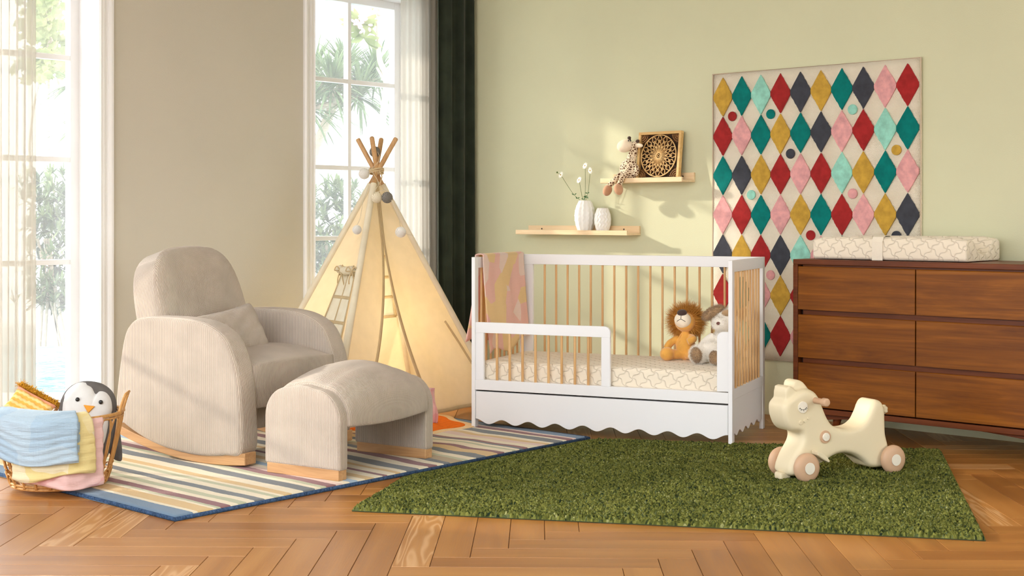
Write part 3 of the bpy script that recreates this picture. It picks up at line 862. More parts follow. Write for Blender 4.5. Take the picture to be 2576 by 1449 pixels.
# guard rail
gr = []
def rrect_rail():
    r = .03; p = [(pw, .497), (.7, .497), (.748, .497)]
    for i in range(7):
        a = i / 6 * PI / 2; p.append((.748 - r + r * math.cos(a), .551 - r + r * math.sin(a)))
    p += [(pw, .551)]; return p
g = G().prism(rrect_rail(), .006, .024, 'Y'); gd = g.build('guard_rail', M_white, CR, bevel=.0015)
part('stile', M_white, gd, (pw, pw + .046, .006, .024, .258, .497))
part('stile', M_white, gd, (.702, .748, .006, .024, .258, .497))
for i in range(8):
    x = .066 + (.702 - .066) * (i + 1) / 9
    g = G().tube([(x, .015, .256), (x, .015, .499)], .0066, 12, cap=False); g.build('spindle', M_oak, gd, smooth=True)
p = [(CL - pw - .056, .262), (CL - pw, .262), (CL - pw, .545)]
for i in range(7): a = PI / 2 + i / 6 * PI / 2; p.append((CL - pw - .056 + .03 + .03 * math.cos(a), .545 - .03 + .03 * math.sin(a)))
G().prism(p, .006, .024, 'Y').build('short_guard', M_white, CR, bevel=.0015)
part('mattress_base', M_white, CR, (pw, CL - pw, .034, CW - .034, .215, .233))
# mattress
def rbox(x0, x1, y0, y1, z0, z1, r, mat, name, par=None, M=None):
    g = G().box(x0, x1, y0, y1, z0, z1); return g.build(name, mat, par, smooth=True, bevel=r, seg=5, M=M)
o = rbox(.028, CL - .028, .036, CW - .036, .235, .352, .028, M_quilt, 'crib_mattress', M=CM)
props(o, 'cream quilted mattress lying inside the white crib', 'mattress')

# pink muslin over the left end of the crib
def muslin(name, c1, c2, c3, sc=7, crk=.004):
    t = NT(name); co = t.coord()
    v = t.voro(t.mapping(co, (1, 1, 1), (0, 0, .3)), sc, 'Color', rnd=1)
    s = t.node('ShaderNodeSeparateColor'); t.l.new(v, s.inputs[0]); f = X(t, s.outputs[0])
    colr = t.ramp(f, [(0, c1), (.5, c2), (.75, c3), (.9, c1)], 'CONSTANT')
    x, y, z = t.xyz(co)
    cr = t.noise(t.comb(x * 14, y * 14, z * 120), 1.0, 4, .6, .8) + t.noise(t.comb(x * 90, y * 90, z * 10), 1.0, 3, .6, .6) * .5
    t.base(colr, .95, .05); t.bsdf.inputs['Sheen Weight'].default_value = .3
    tl = t.node('ShaderNodeBsdfTranslucent'); t.l.new(colr, tl.inputs[0]); m = t.node('ShaderNodeMixShader'); m.inputs[0].default_value = .3
    t.bump(cr, crk)
    t.l.new(t.bsdf.outputs[0], m.inputs[1]); t.l.new(tl.outputs[0], m.inputs[2]); t.l.new(m.outputs[0], t.out.inputs[0]); return t.m
M_pinkm = muslin('pink_muslin', (252, 212, 202), (250, 224, 170), (252, 232, 222), 9, .002)
def drape(pathf, w0, w1, nu, nv, ripple, mat, name, M, solid=.003, ph=0):
    """pathf(v)->(a,z) section; runs along width axis y"""
    def fn(u, v):
        a, z = pathf(v, u); wv = math.sin(u * 13 + ph + v * 2) * ripple + math.sin(u * 29 + ph * 2 - v * 5) * ripple * .35
        return (a + wv * min(1, abs(v - .5) * 5), w0 + (w1 - w0) * u + .01 * math.sin(v * 7 + ph), z)
    return G().grid(fn, nu, nv).build(name, mat, smooth=True, M=M, solid=solid)
def crib_path(v, u):
    zi = .385 + .07 * max(0, u - .35) + .02 * math.sin(u * 9); zo = .44 + .015 * math.sin(u * 8)
    ztop = CHh + .006
    if v < .47: q = v / .47; return (-.014 - .055 * (1 - q) ** 1.5, zo + (ztop - zo) * q)
    if v > .53: q = (v - .53) / .47; return (pw + .012 + .03 * q ** 1.2, ztop + (zi - ztop) * q)
    q = (v - .47) / .06; a = PI * (1 - q); return (pw / 2 + (pw / 2 + .014) * math.cos(a), ztop + .008 * math.sin(a))
o = drape(crib_path, .075, .60, 60, 60, .005, M_pinkm, 'muslin_blanket', CM, solid=.005)
props(o, 'pink and yellow patterned muslin blanket draped over the crib end by the tent', 'blanket')
# ------------------------------------------------------------------ dresser
M_walF = wood('walnut_front', (96, 50, 8), (122, 68, 10), (148, 88, 18), 'X', .42, .55, .22)
M_walT = wood('walnut_frame', (82, 38, 12), (102, 49, 17), (120, 62, 24), 'X', .4, .6, .25)
DA = -41.4
DR = thing('dresser', 'dark walnut six-drawer dresser carrying the changing pad', 'dresser', (1.409, 6.778, 0), R(DA))
DM = Mz((1.409, 6.778, 0), DA)
DL, DD, DH, DB = 1.40, .46, .877, .118
f = .026
g = G(); g.box(0, DL, 0, DD, DH - f, DH); g.box(0, f, 0, DD, DB, DH - f); g.box(DL - f, DL, 0, DD, DB, DH - f); g.box(0, DL, 0, DD, DB - .004, DB + f - .004); g.box(f, DL - f, DD - .02, DD, DB + f, DH - f)
g.build('cabinet_case', M_walT, DR, bevel=.0025)
M_dark = plain('dark_recess', (40, 20, 12), .7)
part('inner_case', M_dark, DR, (f, DL - f, .045, DD - .02, DB + .02, DH - f), bevel=0)
# horizontal rails set back above each drawer row
zr = [(.844, .851), (.604, .628), (.364, .389)]
for z0, z1 in zr: part('rail', M_walT, DR, (f + .018, DL - f - .018, .022, .05, z0 - .02, z1 + .006), bevel=.001)
rows = [(.627, .842), (.388, .602), (.147, .362)]
xm = .648
for z0, z1 in rows:
    for a, b in ((f + .002, xm - .003), (xm + .003, DL - f - .002)):
        # drawer front with a slanted grip edge on top
        pr = [(.0, z0), (.002, z1 - .004), (.006, z1), (.020, z1 - .018), (.020, z0)]
        g = G().prism([(y, z) for y, z in pr], a, b, 'X'); d = g.build('drawer', M_walF, DR, bevel=.001)
for (x, y, dx, dy) in ((.21, .08, -.02, -.01), (DL - .17, .08, .03, -.01), (.21, DD - .07, -.02, .02), (DL - .17, DD - .07, .03, .02)):
    g = G().tube([(x, y, DB), (x + dx * .3, y + dy * .3, DB - .03), (x + dx, y + dy, .0)], [.024, .021, .013], 14); g.build('leg', M_walT, DR, smooth=True)
# curved apron under the case
n = 24; pr = [(.10, DB)] + [(.10 + (DL - .2) * i / n, DB - .045 * (1 - math.sin(PI * i / n) ** .7) - .002) for i in range(n + 1)] + [(DL - .10, DB)]
G().prism(pr[::-1], .03, .05, 'Y').build('apron', M_walT, DR)

# changing pad
x0, x1 = .082, .872; prof = []
y0 = .05
pp = [(0, .01), (0, .085), (.008, .103), (.03, .112), (.07, .112), (.088, .104), (.105, .082), (.135, .048), (.20, .034), (.26, .046), (.295, .080), (.315, .104), (.335, .114), (.38, .114), (.397, .104), (.402, .085), (.402, .01), (.39, 0), (.012, 0)]
V = []; ny = 12; m = len(pp)
for j in range(ny + 1):
    q = j / ny
    e = min(q, 1 - q) * (x1 - x0); sh = 1 - max(0, (.03 - e) / .03) ** 2 * .10
    for y, z in pp: V.append((x0 + (x1 - x0) * q, y0 + .2 + (y - .2) * (1 if e > .01 else .985), .003 + z * sh))
F = [(j * m + i, j * m + (i + 1) % m, (j + 1) * m + (i + 1) % m, (j + 1) * m + i) for j in range(ny) for i in range(m)] + [tuple(range(m)), tuple(range(ny * m, (ny + 1) * m))]
CP = thing('changing_pad', 'cream quilted contoured changing pad lying on the dresser', 'changing pad'); CP.matrix_world = DM @ Matrix.Translation((0, 0, DH))
G().add(V, F).build('pad_cushion', M_quilt, CP, smooth=True, bevel=.006, seg=3)
# strap around the front side
sp = [(y0 - .004, .0), (y0 - .004, .088), (y0 + .008, .112), (y0 + .03, .119), (y0 + .07, .119), (y0 + .092, .109), (y0 + .11, .086), (y0 + .14, .052), (y0 + .20, .039)]
sp = [(y, z + .002) for y, z in sp]
g = G().grid(lambda u, v: ((.405 + .055 * u), sp[round(v * 8)][0], sp[round(v * 8)][1]), 2, 9)
g.build('strap', plain('strap_webbing', (236, 226, 208), .8, bump=.001), CP, solid=.002)
g = G().box(.02, .024, -.001, .0, .04, .06)
part('label_tag', plain('red_label', (190, 90, 80), .7), CP, (.079, .082, .10, .125, .02, .05), bevel=0)

# ------------------------------------------------------------------ harlequin wall rug
wx0, wx1 = gx(1793, .012), gx(2318, .012)
zt, zb = 1.898, .303
HR = thing('harlequin_rug', 'cream rug with coloured diamonds and dots hanging on the sage wall', 'rug'); HR.matrix_world = MG @ Matrix.Translation((wx0, -.004, 0))
WW = wx1 - wx0
t = NT('cream_flatweave'); co = t.coord(); x, y, z = t.xyz(co)
t.base(t.ramp(t.noise(co, 6, 3), [(.3, (240, 228, 206)), (.7, (247, 238, 219))]), .95, .05)
t.bump((x * 900).sin() * (z * 900).sin() + t.noise(co, 300, 2), .0012)
g = G()
g.grid(lambda u, v: (u * WW, -.006 - .003 * math.sin(v * 5 + u * 2), zb + (zt - zb) * v), 30, 30)
g.build('rug_ground', t.m, HR, smooth=True, solid=.007)
g = G(); e = .002
g.tube([(e, -.010, zb + e), (WW - e, -.010, zb + e), (WW - e, -.010, zt - e), (e, -.010, zt - e)], .005, 6, closed=True); g.build('binding', plain('beige_binding', (200, 182, 158), .9), HR)
hc = dict(G=(196, 156, 64), T=(0, 118, 112), M=(150, 212, 194), R=(160, 42, 42), C=(66, 68, 76), P=(222, 162, 162))
rowsC = ['GTMRCGTCPR', 'RPTGTCPRMT', 'TCGRPRMGTP', 'PRTPGTRPGC', 'CGRCMPTGRM', 'RTPGRCMTPG', 'GMTRPTGCRT']
cw = (WW - .02) / 10; rh = (zt - zb - .05) / 7
nm = dict(G='mustard', T='teal', M='mint', R='red', C='charcoal', P='pink')
hm = {k: plain(nm[k] + '_wool', hc[k], .95, .05, noise=.08, nscale=30, bump=.0015, bscale=500, sheen=.2) for k in hc}
for r_, row in enumerate(rowsC):
    for c_, k in enumerate(row):
        cx = .01 + cw * (c_ + .5); cz = zt - .025 - rh * (r_ + .5); a, b = cw / 2 * .995, rh / 2 * 1.0
        poly = [(cx, cz + b), (cx + a * .60, cz + b * .47), (cx + a, cz + b * .10), (cx + a, cz - b * .10), (cx + a * .60, cz - b * .47), (cx, cz - b), (cx - a * .60, cz - b * .47), (cx - a, cz - b * .10), (cx - a, cz + b * .10), (cx - a * .60, cz + b * .47)]
        pl = []
        for i in range(len(poly)):
            p, q = poly[i], poly[(i + 1) % len(poly)]
            for s in range(6):
                f_ = s / 6; j = (rng.random() - .5) * .0022; pl.append((p[0] + (q[0] - p[0]) * f_ + j, p[1] + (q[1] - p[1]) * f_ + j))
        o = G().prism(pl, -.018, -.008, 'Y').build('diamond', hm[k], HR, bevel=.0025); o['label'] = nm[k] + ' tufted diamond'
for c_, r_, k in ((1, 1, 'R'), (3, 1, 'T'), (7, 1, 'M'), (4, 2, 'C'), (9, 2, 'G'), (2, 3, 'M'), (7, 3, 'P'), (5, 4, 'R'), (9, 4, 'C'), (3, 5, 'P'), (1, 6, 'M'), (8, 6, 'T'), (6, 6, 'G')):
    cx = .01 + cw * c_; cz = zt - .025 - rh * r_
    o = G().prism([(cx + .027 * math.cos(a), cz + .027 * math.sin(a)) for a in [2 * PI * i / 24 for i in range(24)]], -.018, -.008, 'Y').build('dot', hm[k], HR, bevel=.0025); o['label'] = nm[k] + ' tufted dot'

# ------------------------------------------------------------------ ledge shelves
def ledge(px0, px1, pyt, label):
    a, b = gx(px0, .125), gx(px1, .125)
    zl = zat(MG, (a + b) / 2, -.125, pyt)
    s = thing('picture_ledge', label, 'shelf', group='pine wall ledges'); s.matrix_world = MG @ Matrix.Translation((a, 0, zl - .028))
    L = b - a
    o = part('shelf_board', M_pine, s, (0, L, -.125, 0, 0, .012), bevel=.001)
    part('front_lip', M_pine, s, (0, L, -.137, -.125, 0, .028), bevel=.0015)
    part('back_board', M_pine, s, (0, L, -.014, 0, .012, .055), bevel=.0015)
    g = G()
    for q in (.13, .87): g.tube([(L * q, -.0155, .034), (L * q, -.013, .034)], .005, 10)
    g.build('screw', plain('screw_steel', (60, 50, 40), .4), s)
    return a, b, zl - .028 + .012
la, lb, lz = ledge(1300, 1580, 579, 'lower pine wall ledge holding the two white vases')
ua, ub, uz = ledge(1513, 1718, 447, 'upper pine wall ledge holding the giraffe and carved frame')

M_cer = plain('white_ceramic', (246, 245, 242), .35, .4)
def vase(px, off, prof, label, modf, n=96):
    x = gx(px, off); v = G().lathe(prof, n, mod=modf)
    o = v.build('vase', M_cer, smooth=True, M=MG @ Matrix.Translation((x, -off, lz)), bevel=0)
    return props(o, label, 'vase', None), x
def vprof(r, h, k=34, neck=.5):
    P = []
    for i in range(k + 1):
        q = i / k; rr = r * (.60 + .40 * math.sin(PI / 2 * min(1, q / .52)) ** .85 if q < .52 else 1 - (1 - neck) * ((q - .52) / .48) ** 2.0)
        P.append((rr, h * q))
    P[0] = (r * .58, 0)
    return P + [(r * (neck - .08), h), (r * (neck - .1), h * .9), (r * .3, h * .55)]
def zig(a, z, A=1):
    k = 12; u = a / (2 * PI) * k; tri = abs((u % 1) - .5) * 2; zz = abs(((z / .03 + (.5 if int(u * 2) % 2 else 0)) % 1) - .5) * 2
    return 1 + .085 * (tri - .5) + .09 * (zz - .5) * tri
def wav(a, z):
    k = 14; return 1 + .05 * math.sin(a * k + 1.6 * math.sin(z * 210)) 
vase(1471.5, .076, vprof(.061, .196, neck=.56), 'taller white ceramic vase with folded zigzag relief holding flowers', zig)
v2, vx2 = vase(1516, .070, vprof(.049, .150, neck=.62), 'smaller white ceramic vase with wavy relief on the lower ledge', wav)
vx1 = gx(1471.5, .076)
M_stem = plain('green_stem', (92, 110, 60), .6); M_pet = plain('white_petal', (250, 248, 240), .6); M_yel = plain('yellow_centre', (200, 160, 60), .8); M_leafg = plain('stem_leaf', (60, 96, 50), .6)
fl = [((1411, 440), 'daisy with a small bud leaning farthest out of the tall vase', 1), ((1457, 453), 'lowest daisy standing just above the tall vase', 0), ((1472, 417), 'topmost white daisy in the tall vase', 0), ((1485, 429), 'daisy tilted sideways just below the topmost one in the vase', 1)]
for i, ((px, py), lab, lv) in enumerate(fl):
    root = thing('daisy_stem', lab, 'flower', group='daisies in the tall vase'); root.matrix_world = MG @ Matrix.Translation((vx1, -.076, lz + .10))
    hx = gx(px, .10) - vx1; hz = zat(MG, gx(px, .10), -.10, py) - (lz + .10); hy = -.024
    b0 = Vector((.008 * (i - 1.5), 0, 0)); tip = Vector((hx, hy, hz)); mid = b0.lerp(tip, .5) + Vector((-.004 if hx < 0 else .006, 0, .006)); mid.x = b0.x + (tip.x - b0.x) * .48
    path = bez([b0, Vector((hx * .12, -.004, .08)), mid + Vector((0, 0, .01)), tip], 6)
    G().tube(path, .0013, 6).build('stem', M_stem, root)
    g = G(); face = Vector((-.25, -1, .35 if i != 3 else -.1)).normalized(); q = face.to_track_quat('Z', 'Y').to_matrix()
    for k in range(11):
        a = 2 * PI * k / 11; Mr = q @ Matrix.Rotation(a, 3, 'Z'); g.ball(tip + Mr @ Vector((.012, 0, .001)), (.011, .0044, .0012), Mr, 8, 5)
    g.build('petals', M_pet, root, smooth=True)
    G().ball(tip + face * .002, (.0045, .0045, .003), q, 10, 6).build('flower_centre', M_yel, root, smooth=True)
    g = G(); rr = random.Random(i)
    for q_ in ((.5, .55, .62) if lv else (.52,)) + (.30, .36):
        p = path[int(q_ * (len(path) - 1))]
        for s in (-1, 1):
            d = Vector((s * rr.uniform(.6, 1), rr.uniform(-.4, .1), rr.uniform(-.2, .5))).normalized(); w = d.cross(Vector((0, 1, 0))).normalized(); l = rr.uniform(.012, .026); P = []
            for k in range(6):
                u = k / 5; ww = .0035 * math.sin(PI * (.03 + .95 * u)); P += [p + d * l * u - w * ww, p + d * l * u + w * ww]
            g.add(P, [(2 * k, 2 * k + 1, 2 * k + 3, 2 * k + 2) for k in range(5)])
    g.build('leaf', M_leafg, root)
    if i == 0:
        G().ball(tip + Vector((-.03, 0, .016)), (.005, .005, .006)).tube([tip, tip + Vector((-.03, 0, .016))], .001, 5).build('bud', M_stem, root)

# carved mandala frame leaning on the upper ledge
fx0, fx1 = gx(1607, .05), gx(1714, .05); fw = fx1 - fx0; fh = .285
FR = thing('carved_wood_frame', 'square layered wooden frame with a radial cut-out pattern on the upper ledge', 'wall art'); FR.matrix_world = MG @ Matrix.Translation((fx0, -.072, uz + .001)) @ Matrix.Rotation(R(-7), 4, 'X')
M_ply = wood('plywood', (206, 162, 98), (222, 182, 118), (234, 200, 140), 'X', .5)
M_pdk = wood('burnt_plywood', (128, 88, 48), (150, 106, 60), (170, 124, 74), 'X', .6)  # darker plywood tone for the lower layer
b = .016
part('border', M_ply, FR, (0, fw, -.012, .014, 0, b), (0, fw, -.012, .014, fh - b, fh), (0, b, -.012, .014, b, fh - b), (fw - b, fw, -.012, .014, b, fh - b), bevel=.001)
part('backing', plain('dark_backing', (52, 34, 20), .8), FR, (b, fw - b, .010, .013, b, fh - b), bevel=0)
cx, cz = fw / 2, fh / 2; rr_ = min(fw, fh) / 2 - b - .002; sx = 1.0
def ringg(g, r, w, y0, y1, n=64, c=(cx, cz)):
    P = [(c[0] + r * math.cos(2 * PI * i / n), c[1] + r * math.sin(2 * PI * i / n)) for i in range(n)]
    for i in range(n):
        p, q = P[i], P[(i + 1) % n]; k = (r - w) / r
        f_ = lambda s: (c[0] + (s[0] - c[0]) * k, c[1] + (s[1] - c[1]) * k)
        g.prism([p, q, f_(q), f_(p)], y0, y1, 'Y')
def bar(g, p, q, w, y0, y1):
    d = Vector((q[0] - p[0], q[1] - p[1])).normalized() * w / 2; nrm = (-d.y, d.x)
    g.prism([(p[0] + nrm[0], p[1] + nrm[1]), (q[0] + nrm[0], q[1] + nrm[1]), (q[0] - nrm[0], q[1] - nrm[1]), (p[0] - nrm[0], p[1] - nrm[1])], y0, y1, 'Y')
def pol(r, a, c=(cx, cz)): return (c[0] + r * math.cos(a), c[1] + r * math.sin(a))
g = G(); ringg(g, rr_, .005, -.010, -.005); ringg(g, .020, .006, -.010, -.005, 24); ringg(g, .009, .003, -.010, -.005, 16)
n = 16
for k in range(n):
    a = 2 * PI * k / n; da = PI / n
    for (r0, r1, r2, w) in ((.62, .80, 1.0, .0034), (.36, .55, .76, .0032)):
        bar(g, pol(rr_ * r0, a), pol(rr_ * r1, a - da * .8), w, -.009, -.006); bar(g, pol(rr_ * r0, a), pol(rr_ * r1, a + da * .8), w, -.009, -.006)
        bar(g, pol(rr_ * r2, a), pol(rr_ * r1, a - da * .8), w, -.009, -.006); bar(g, pol(rr_ * r2, a), pol(rr_ * r1, a + da * .8), w, -.009, -.006)
    bar(g, pol(.018, a), pol(rr_ * .5, a), .003, -.010, -.006)
    bar(g, pol(.018, a + da), pol(rr_ * .42, a + da), .0022, -.010, -.006)
g.build('top_layer', M_ply, FR)
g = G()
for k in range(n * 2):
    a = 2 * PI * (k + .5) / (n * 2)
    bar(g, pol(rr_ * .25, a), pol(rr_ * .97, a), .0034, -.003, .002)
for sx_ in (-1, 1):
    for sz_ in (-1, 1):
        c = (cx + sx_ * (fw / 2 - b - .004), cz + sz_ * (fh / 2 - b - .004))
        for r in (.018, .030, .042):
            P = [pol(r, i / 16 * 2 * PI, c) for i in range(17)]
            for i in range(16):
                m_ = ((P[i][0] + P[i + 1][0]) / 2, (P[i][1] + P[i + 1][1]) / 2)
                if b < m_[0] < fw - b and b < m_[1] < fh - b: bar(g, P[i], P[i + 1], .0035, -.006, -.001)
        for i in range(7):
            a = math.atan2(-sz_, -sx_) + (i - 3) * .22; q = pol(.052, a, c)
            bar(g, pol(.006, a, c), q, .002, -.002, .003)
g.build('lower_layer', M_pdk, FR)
# ------------------------------------------------------------------ play tent
PB = dict(L=Vector((-1.47, 7.35, .0)), F=Vector((-.898, 6.74, STK + .002)), R=Vector((-.06, 7.78, 0)), B=Vector((-.62, 8.36, 0)))
TT = Vector((-.757, 7.55, 1.352))
off = dict(L=Vector((.014, -.016, 0)), F=Vector((0, -.022, 0)), R=Vector((-.014, .016, 0)), B=Vector((0, .022, 0)))
TP = thing('play_tent', 'cream canvas play tent with wooden poles standing between window and crib', 'tent', (0, 0, 0))
M_pole = wood('tent_pole', (182, 138, 92), (200, 158, 110), (212, 172, 124), 'Z', .5)
M_canvas = fabric('tent_canvas', (250, 240, 216), .9, 900, .0004, trans=.42, noise=.02, sheen=.15, tcol=(255, 244, 214))
M_hem = fabric('tent_hem', (222, 200, 158), .9, 900, .0006, trans=.25, noise=.03)
M_slv = fabric('tent_sleeve', (244, 234, 208), .9, 900, .0004, trans=.2, noise=.02)
def pole_at(k, z):
    a = PB[k]; b = TT + off[k]; t = (z - a.z) / (b.z - a.z); return a + (b - a) * t
for k in 'LFRB':
    p0 = pole_at(k, 0.001 + PB[k].z); p1 = pole_at(k, 1.53 if k != 'R' else 1.525)
    g = G().tube([p0, p0.lerp(p1, .5), p1 - (p1 - p0).normalized() * .006, p1], [.0135, .0135, .0135, .010], 16); g.build('pole', M_pole, TP, smooth=True)
    # canvas sleeve round the pole
    q = [pole_at(k, z) for z in (.10, .5, .9, 1.27)]
    G().tube(q, [.021, .019, .018, .018], 14, cap=False).build('pole_sleeve', M_slv, TP, smooth=True)
ctr = sum(PB.values(), Vector()) / 4
def S(i, j, u, z, bulge=0.0):
    p = pole_at(i, z).lerp(pole_at(j, z), u); inw = Vector((ctr.x - p.x, ctr.y - p.y, 0)); inw.normalize() if inw.length else None
    sag = .045 * math.sin(PI * u) * math.sin(PI * min(1, (1.3 - z) / 1.3)) ** .8
    return p + inw * (sag - bulge)
ZT = 1.285
def hz(i, j, u, b):      # hem height ripples
    return .02 + .006 * math.sin(u * 17)
def panel(name, i, j, ulo, uhi, mat=M_canvas, bul=None, zlo=None, zhi=ZT, nu=24, nv=40, par=TP):
    def fn(a, b):
        z = (zlo if zlo is not None else .022) + ((zhi - (zlo or .022)) * b)
        u0 = ulo(z) if callable(ulo) else ulo; u1 = uhi(z) if callable(uhi) else uhi
        u = u0 + (u1 - u0) * a
        return S(i, j, u, z, bul(u, z) if bul else 0)
    return G().grid(fn, nu, nv).build(name, mat, par, smooth=True, solid=.0012)
panel('canvas_panel', 'L', 'F', 0, 1)
panel('canvas_panel', 'L', 'B', 0, 1)
panel('canvas_panel', 'R', 'B', 0, 1)
E1 = lambda z: .43 - .27 * max(0, (.95 - z) / .95)
E2 = lambda z: .43 + .13 * max(0, (.95 - z) / .95)
wv = lambda u, z: .012 * math.sin(u * 22 + z * 3) * max(0, (.95 - z))
lf = panel('door_flap', 'F', 'R', 0, E1, bul=lambda u, z: .02 * max(0, .95 - z) + wv(u, z) * .5)
rf = panel('door_flap', 'F', 'R', E2, 1, bul=lambda u, z: .03 * max(0, .95 - z) * max(0, 1 - (u - .43) * 3) + wv(u, z))
panel('hem', 'F', 'R', lambda z: E1(z) - .022 / max(.15, (1.36 - z)), E1, M_hem, lambda u, z: .004 + .02 * max(0, .95 - z) + wv(u, z) * .5, nu=3, par=lf)
panel('hem', 'F', 'R', E2, lambda z: E2(z) + .022 / max(.15, (1.36 - z)), M_hem, lambda u, z: .004 + .03 * max(0, .95 - z) * max(0, 1 - (u - .43) * 3) + wv(u, z), nu=3, par=rf)
panel('hem', 'F', 'R', E2, 1, M_hem, lambda u, z: .004 + .03 * max(0, .95 - z) * max(0, 1 - (u - .43) * 3) + wv(u, z), zhi=.04, nv=3, par=rf)
# tent window in the left panel with a rolled flap and ties, another in the back panel
M_net = fabric('window_cloth', (255, 250, 234), .9, 900, .0002, trans=.35, tcol=(255, 248, 226))
def twindow(i, j, ua, ub, za, zb, b, label=None):
    # u range shrinks with height so its sides follow the pole
    A = lambda z: 1 - (1 - ua) ; 
    pn = panel('tent_window', i, j, ua, ub, M_net, lambda u, z: b, za, zb, 10, 12)
    du = .02 / (1.36 - (za + zb) / 2)
    for u in (ua, (ua + ub) / 2, ub): panel('window_tape', i, j, u - du * .5, u + du * .5, M_hem, lambda q, z: b * 1.5, za, zb, 3, 12, par=pn)
    for z in (za, za + (zb - za) * .33, za + (zb - za) * .66, zb): panel('window_tape', i, j, ua, ub, M_hem, lambda q, zz: b * 1.6, z - .008, z + .008, 10, 3, par=pn)
    return pn
pn = twindow('L', 'F', .42, .88, .40, .79, .004)
p0 = S('L', 'F', .40, .80, .028); p1 = S('L', 'F', .90, .80, .028)
g = G().tube([p0.lerp(p1, i / 14) + Vector((0, 0, .004 * math.sin(i * 1.7))) for i in range(15)], [.021 + .004 * math.sin(i * 2.3) for i in range(15)], 12); rl = g.build('rolled_flap', M_slv, pn, smooth=True)
g = G()
for f_ in (.12, .86):
    c = p0.lerp(p1, f_)
    g.tube([c + Vector((.027 * math.sin(a) * .3, -.026 * math.cos(a), .027 * math.sin(a))) for a in [2 * PI * k / 12 for k in range(12)]], .003, 6, closed=True)
    for s in (-1, 1):
        g.tube(bez([c + Vector((0, -.03, 0)), c + Vector((.018 * s, -.04, .022)), c + Vector((.030 * s, -.036, .0)), c + Vector((0, -.03, 0))], 4), .0035, 5)
        g.tube(bez([c + Vector((0, -.03, 0)), c + Vector((.012 * s, -.04, -.04)), c + Vector((.02 * s + .006, -.035, -.09 - .02 * s))], 4), .0035, 5)
g.build('tie_tape', M_hem, pn, smooth=True)
twindow('L', 'B', .66, .97, .50, .86, -.006)
twindow('R', 'B', .60, .97, .50, .86, -.006)
# tie cord at the crossing
g = G()
for k in range(4): g.tube([TT + Vector((.038 * math.cos(a), .040 * math.sin(a), -.02 + k * .008 + .004 * math.sin(a * 2 + k))) for a in [2 * PI * i / 20 for i in range(20)]], .005, 6, closed=True)
g.tube(bez([TT + Vector((.02, -.045, -.01)), TT + Vector((.035, -.05, -.04)), TT + Vector((.02, -.05, -.09))], 5), .004, 6)
g.tube(bez([TT + Vector((.0, -.045, -.01)), TT + Vector((-.005, -.05, -.06)), TT + Vector((.003, -.05, -.13))], 5), .004, 6)
g.build('tie_cord', plain('cotton_cord', (214, 190, 150), .9, bump=.001), TP, smooth=True)
# side tape on the right panel
g = G().tube(bez([S('F', 'R', .90, .50, .01), S('F', 'R', .93, .34, .012), S('F', 'R', .95, .16, .012)], 6), .006, 6); g.build('side_tape', M_hem, TP, smooth=True)
# lamp inside the tent (its glow is in the photo)
LMP = thing('tent_lamp', 'small warm lamp glowing inside the canvas tent', 'lamp', (-.80, 7.62, STK + .002))
t = NT('lamp_glow'); t.bsdf.inputs['Emission Color'].default_value = lin((255, 214, 150)); t.bsdf.inputs['Emission Strength'].default_value = 5
G().ball((0, 0, .17), .06).build('lamp_globe', t.m, LMP, smooth=True)
G().lathe([(.05, 0), (.05, .10), (.02, .115)], 20).build('lamp_base', M_pole, LMP, smooth=True)
pl = bpy.data.lights.new('tent_light', 'POINT'); plo = bpy.data.objects.new('tent_light', pl); COL.objects.link(plo)
plo.parent = LMP; plo.location = (0, 0, .42); pl.energy = 4.2; pl.color = (1, .93, .76); pl.shadow_soft_size = .12

# string of thread balls
ST = thing('string_lights', 'string of grey and cream cotton ball lights wound round the tent top', 'string lights', (0, 0, 0))
def threadmat(name, c1, c2):
    t = NT(name); co = t.coord('Generated'); x, y, z = t.xyz(co)
    w = (((x * .5 + z) * 90 + t.noise(co, 4, 2) * 14).sin()); w2 = ((y * .7 - z * .6 + x) * 70 + t.noise(co, 3, 2) * 10).sin()
    f = w.mx(w2) * .5 + .5
    t.base(t.ramp(f, [(.2, c1), (.8, c2)]), .8); t.bump(f, .002); return t.m
M_bg = threadmat('grey_thread', (64, 62, 60), (150, 146, 138)); M_bc = threadmat('cream_thread', (226, 208, 170), (252, 242, 216)); M_bw = threadmat('white_thread', (240, 236, 226), (252, 250, 244))
bl = [((943, 382), 7.56, M_bg, .031, 'grey ball'), ((916, 437), 7.44, M_bw, .031, 'white ball'), ((948, 497), 7.30, M_bc, .030, 'cream ball'), ((974, 497), 7.30, M_bg, .031, 'grey ball'), ((1008, 584), 7.30, M_bw, .030, 'white ball'), ((898, 578), 7.20, M_bw, .025, 'white ball')]
bc = []
for (px, py), Y, m_, r, lab in bl:
    c = at(px, py, Y); bc.append(c); o = G().ball(c, r, n=28, m=18).build('ball_shade', m_, ST, smooth=True); o['label'] = lab
g = G(); u3 = Vector((0, 0, .03))
path = [bc[0] + u3, at(955, 400, 7.5), at(934, 425, 7.44), bc[1] + Vector((.025, 0, .02)), at(926, 470, 7.32), at(914, 505, 7.28), at(906, 548, 7.2), bc[5] + Vector((0, 0, .024))]
g.tube(bez(path, 8), .0014, 5)
path = [at(934, 430, 7.45), at(952, 460, 7.36), at(940, 484, 7.28), bc[2] + u3, at(960, 480, 7.28), bc[3] + u3, at(1000, 540, 7.25), at(1006, 560, 7.26), bc[4] + u3, at(1022, 588, 7.3), at(1040, 592, 7.32)]
g.tube(bez(path, 8), .0014, 5); g.build('cord', plain('clear_cord', (214, 204, 180), .5), ST)

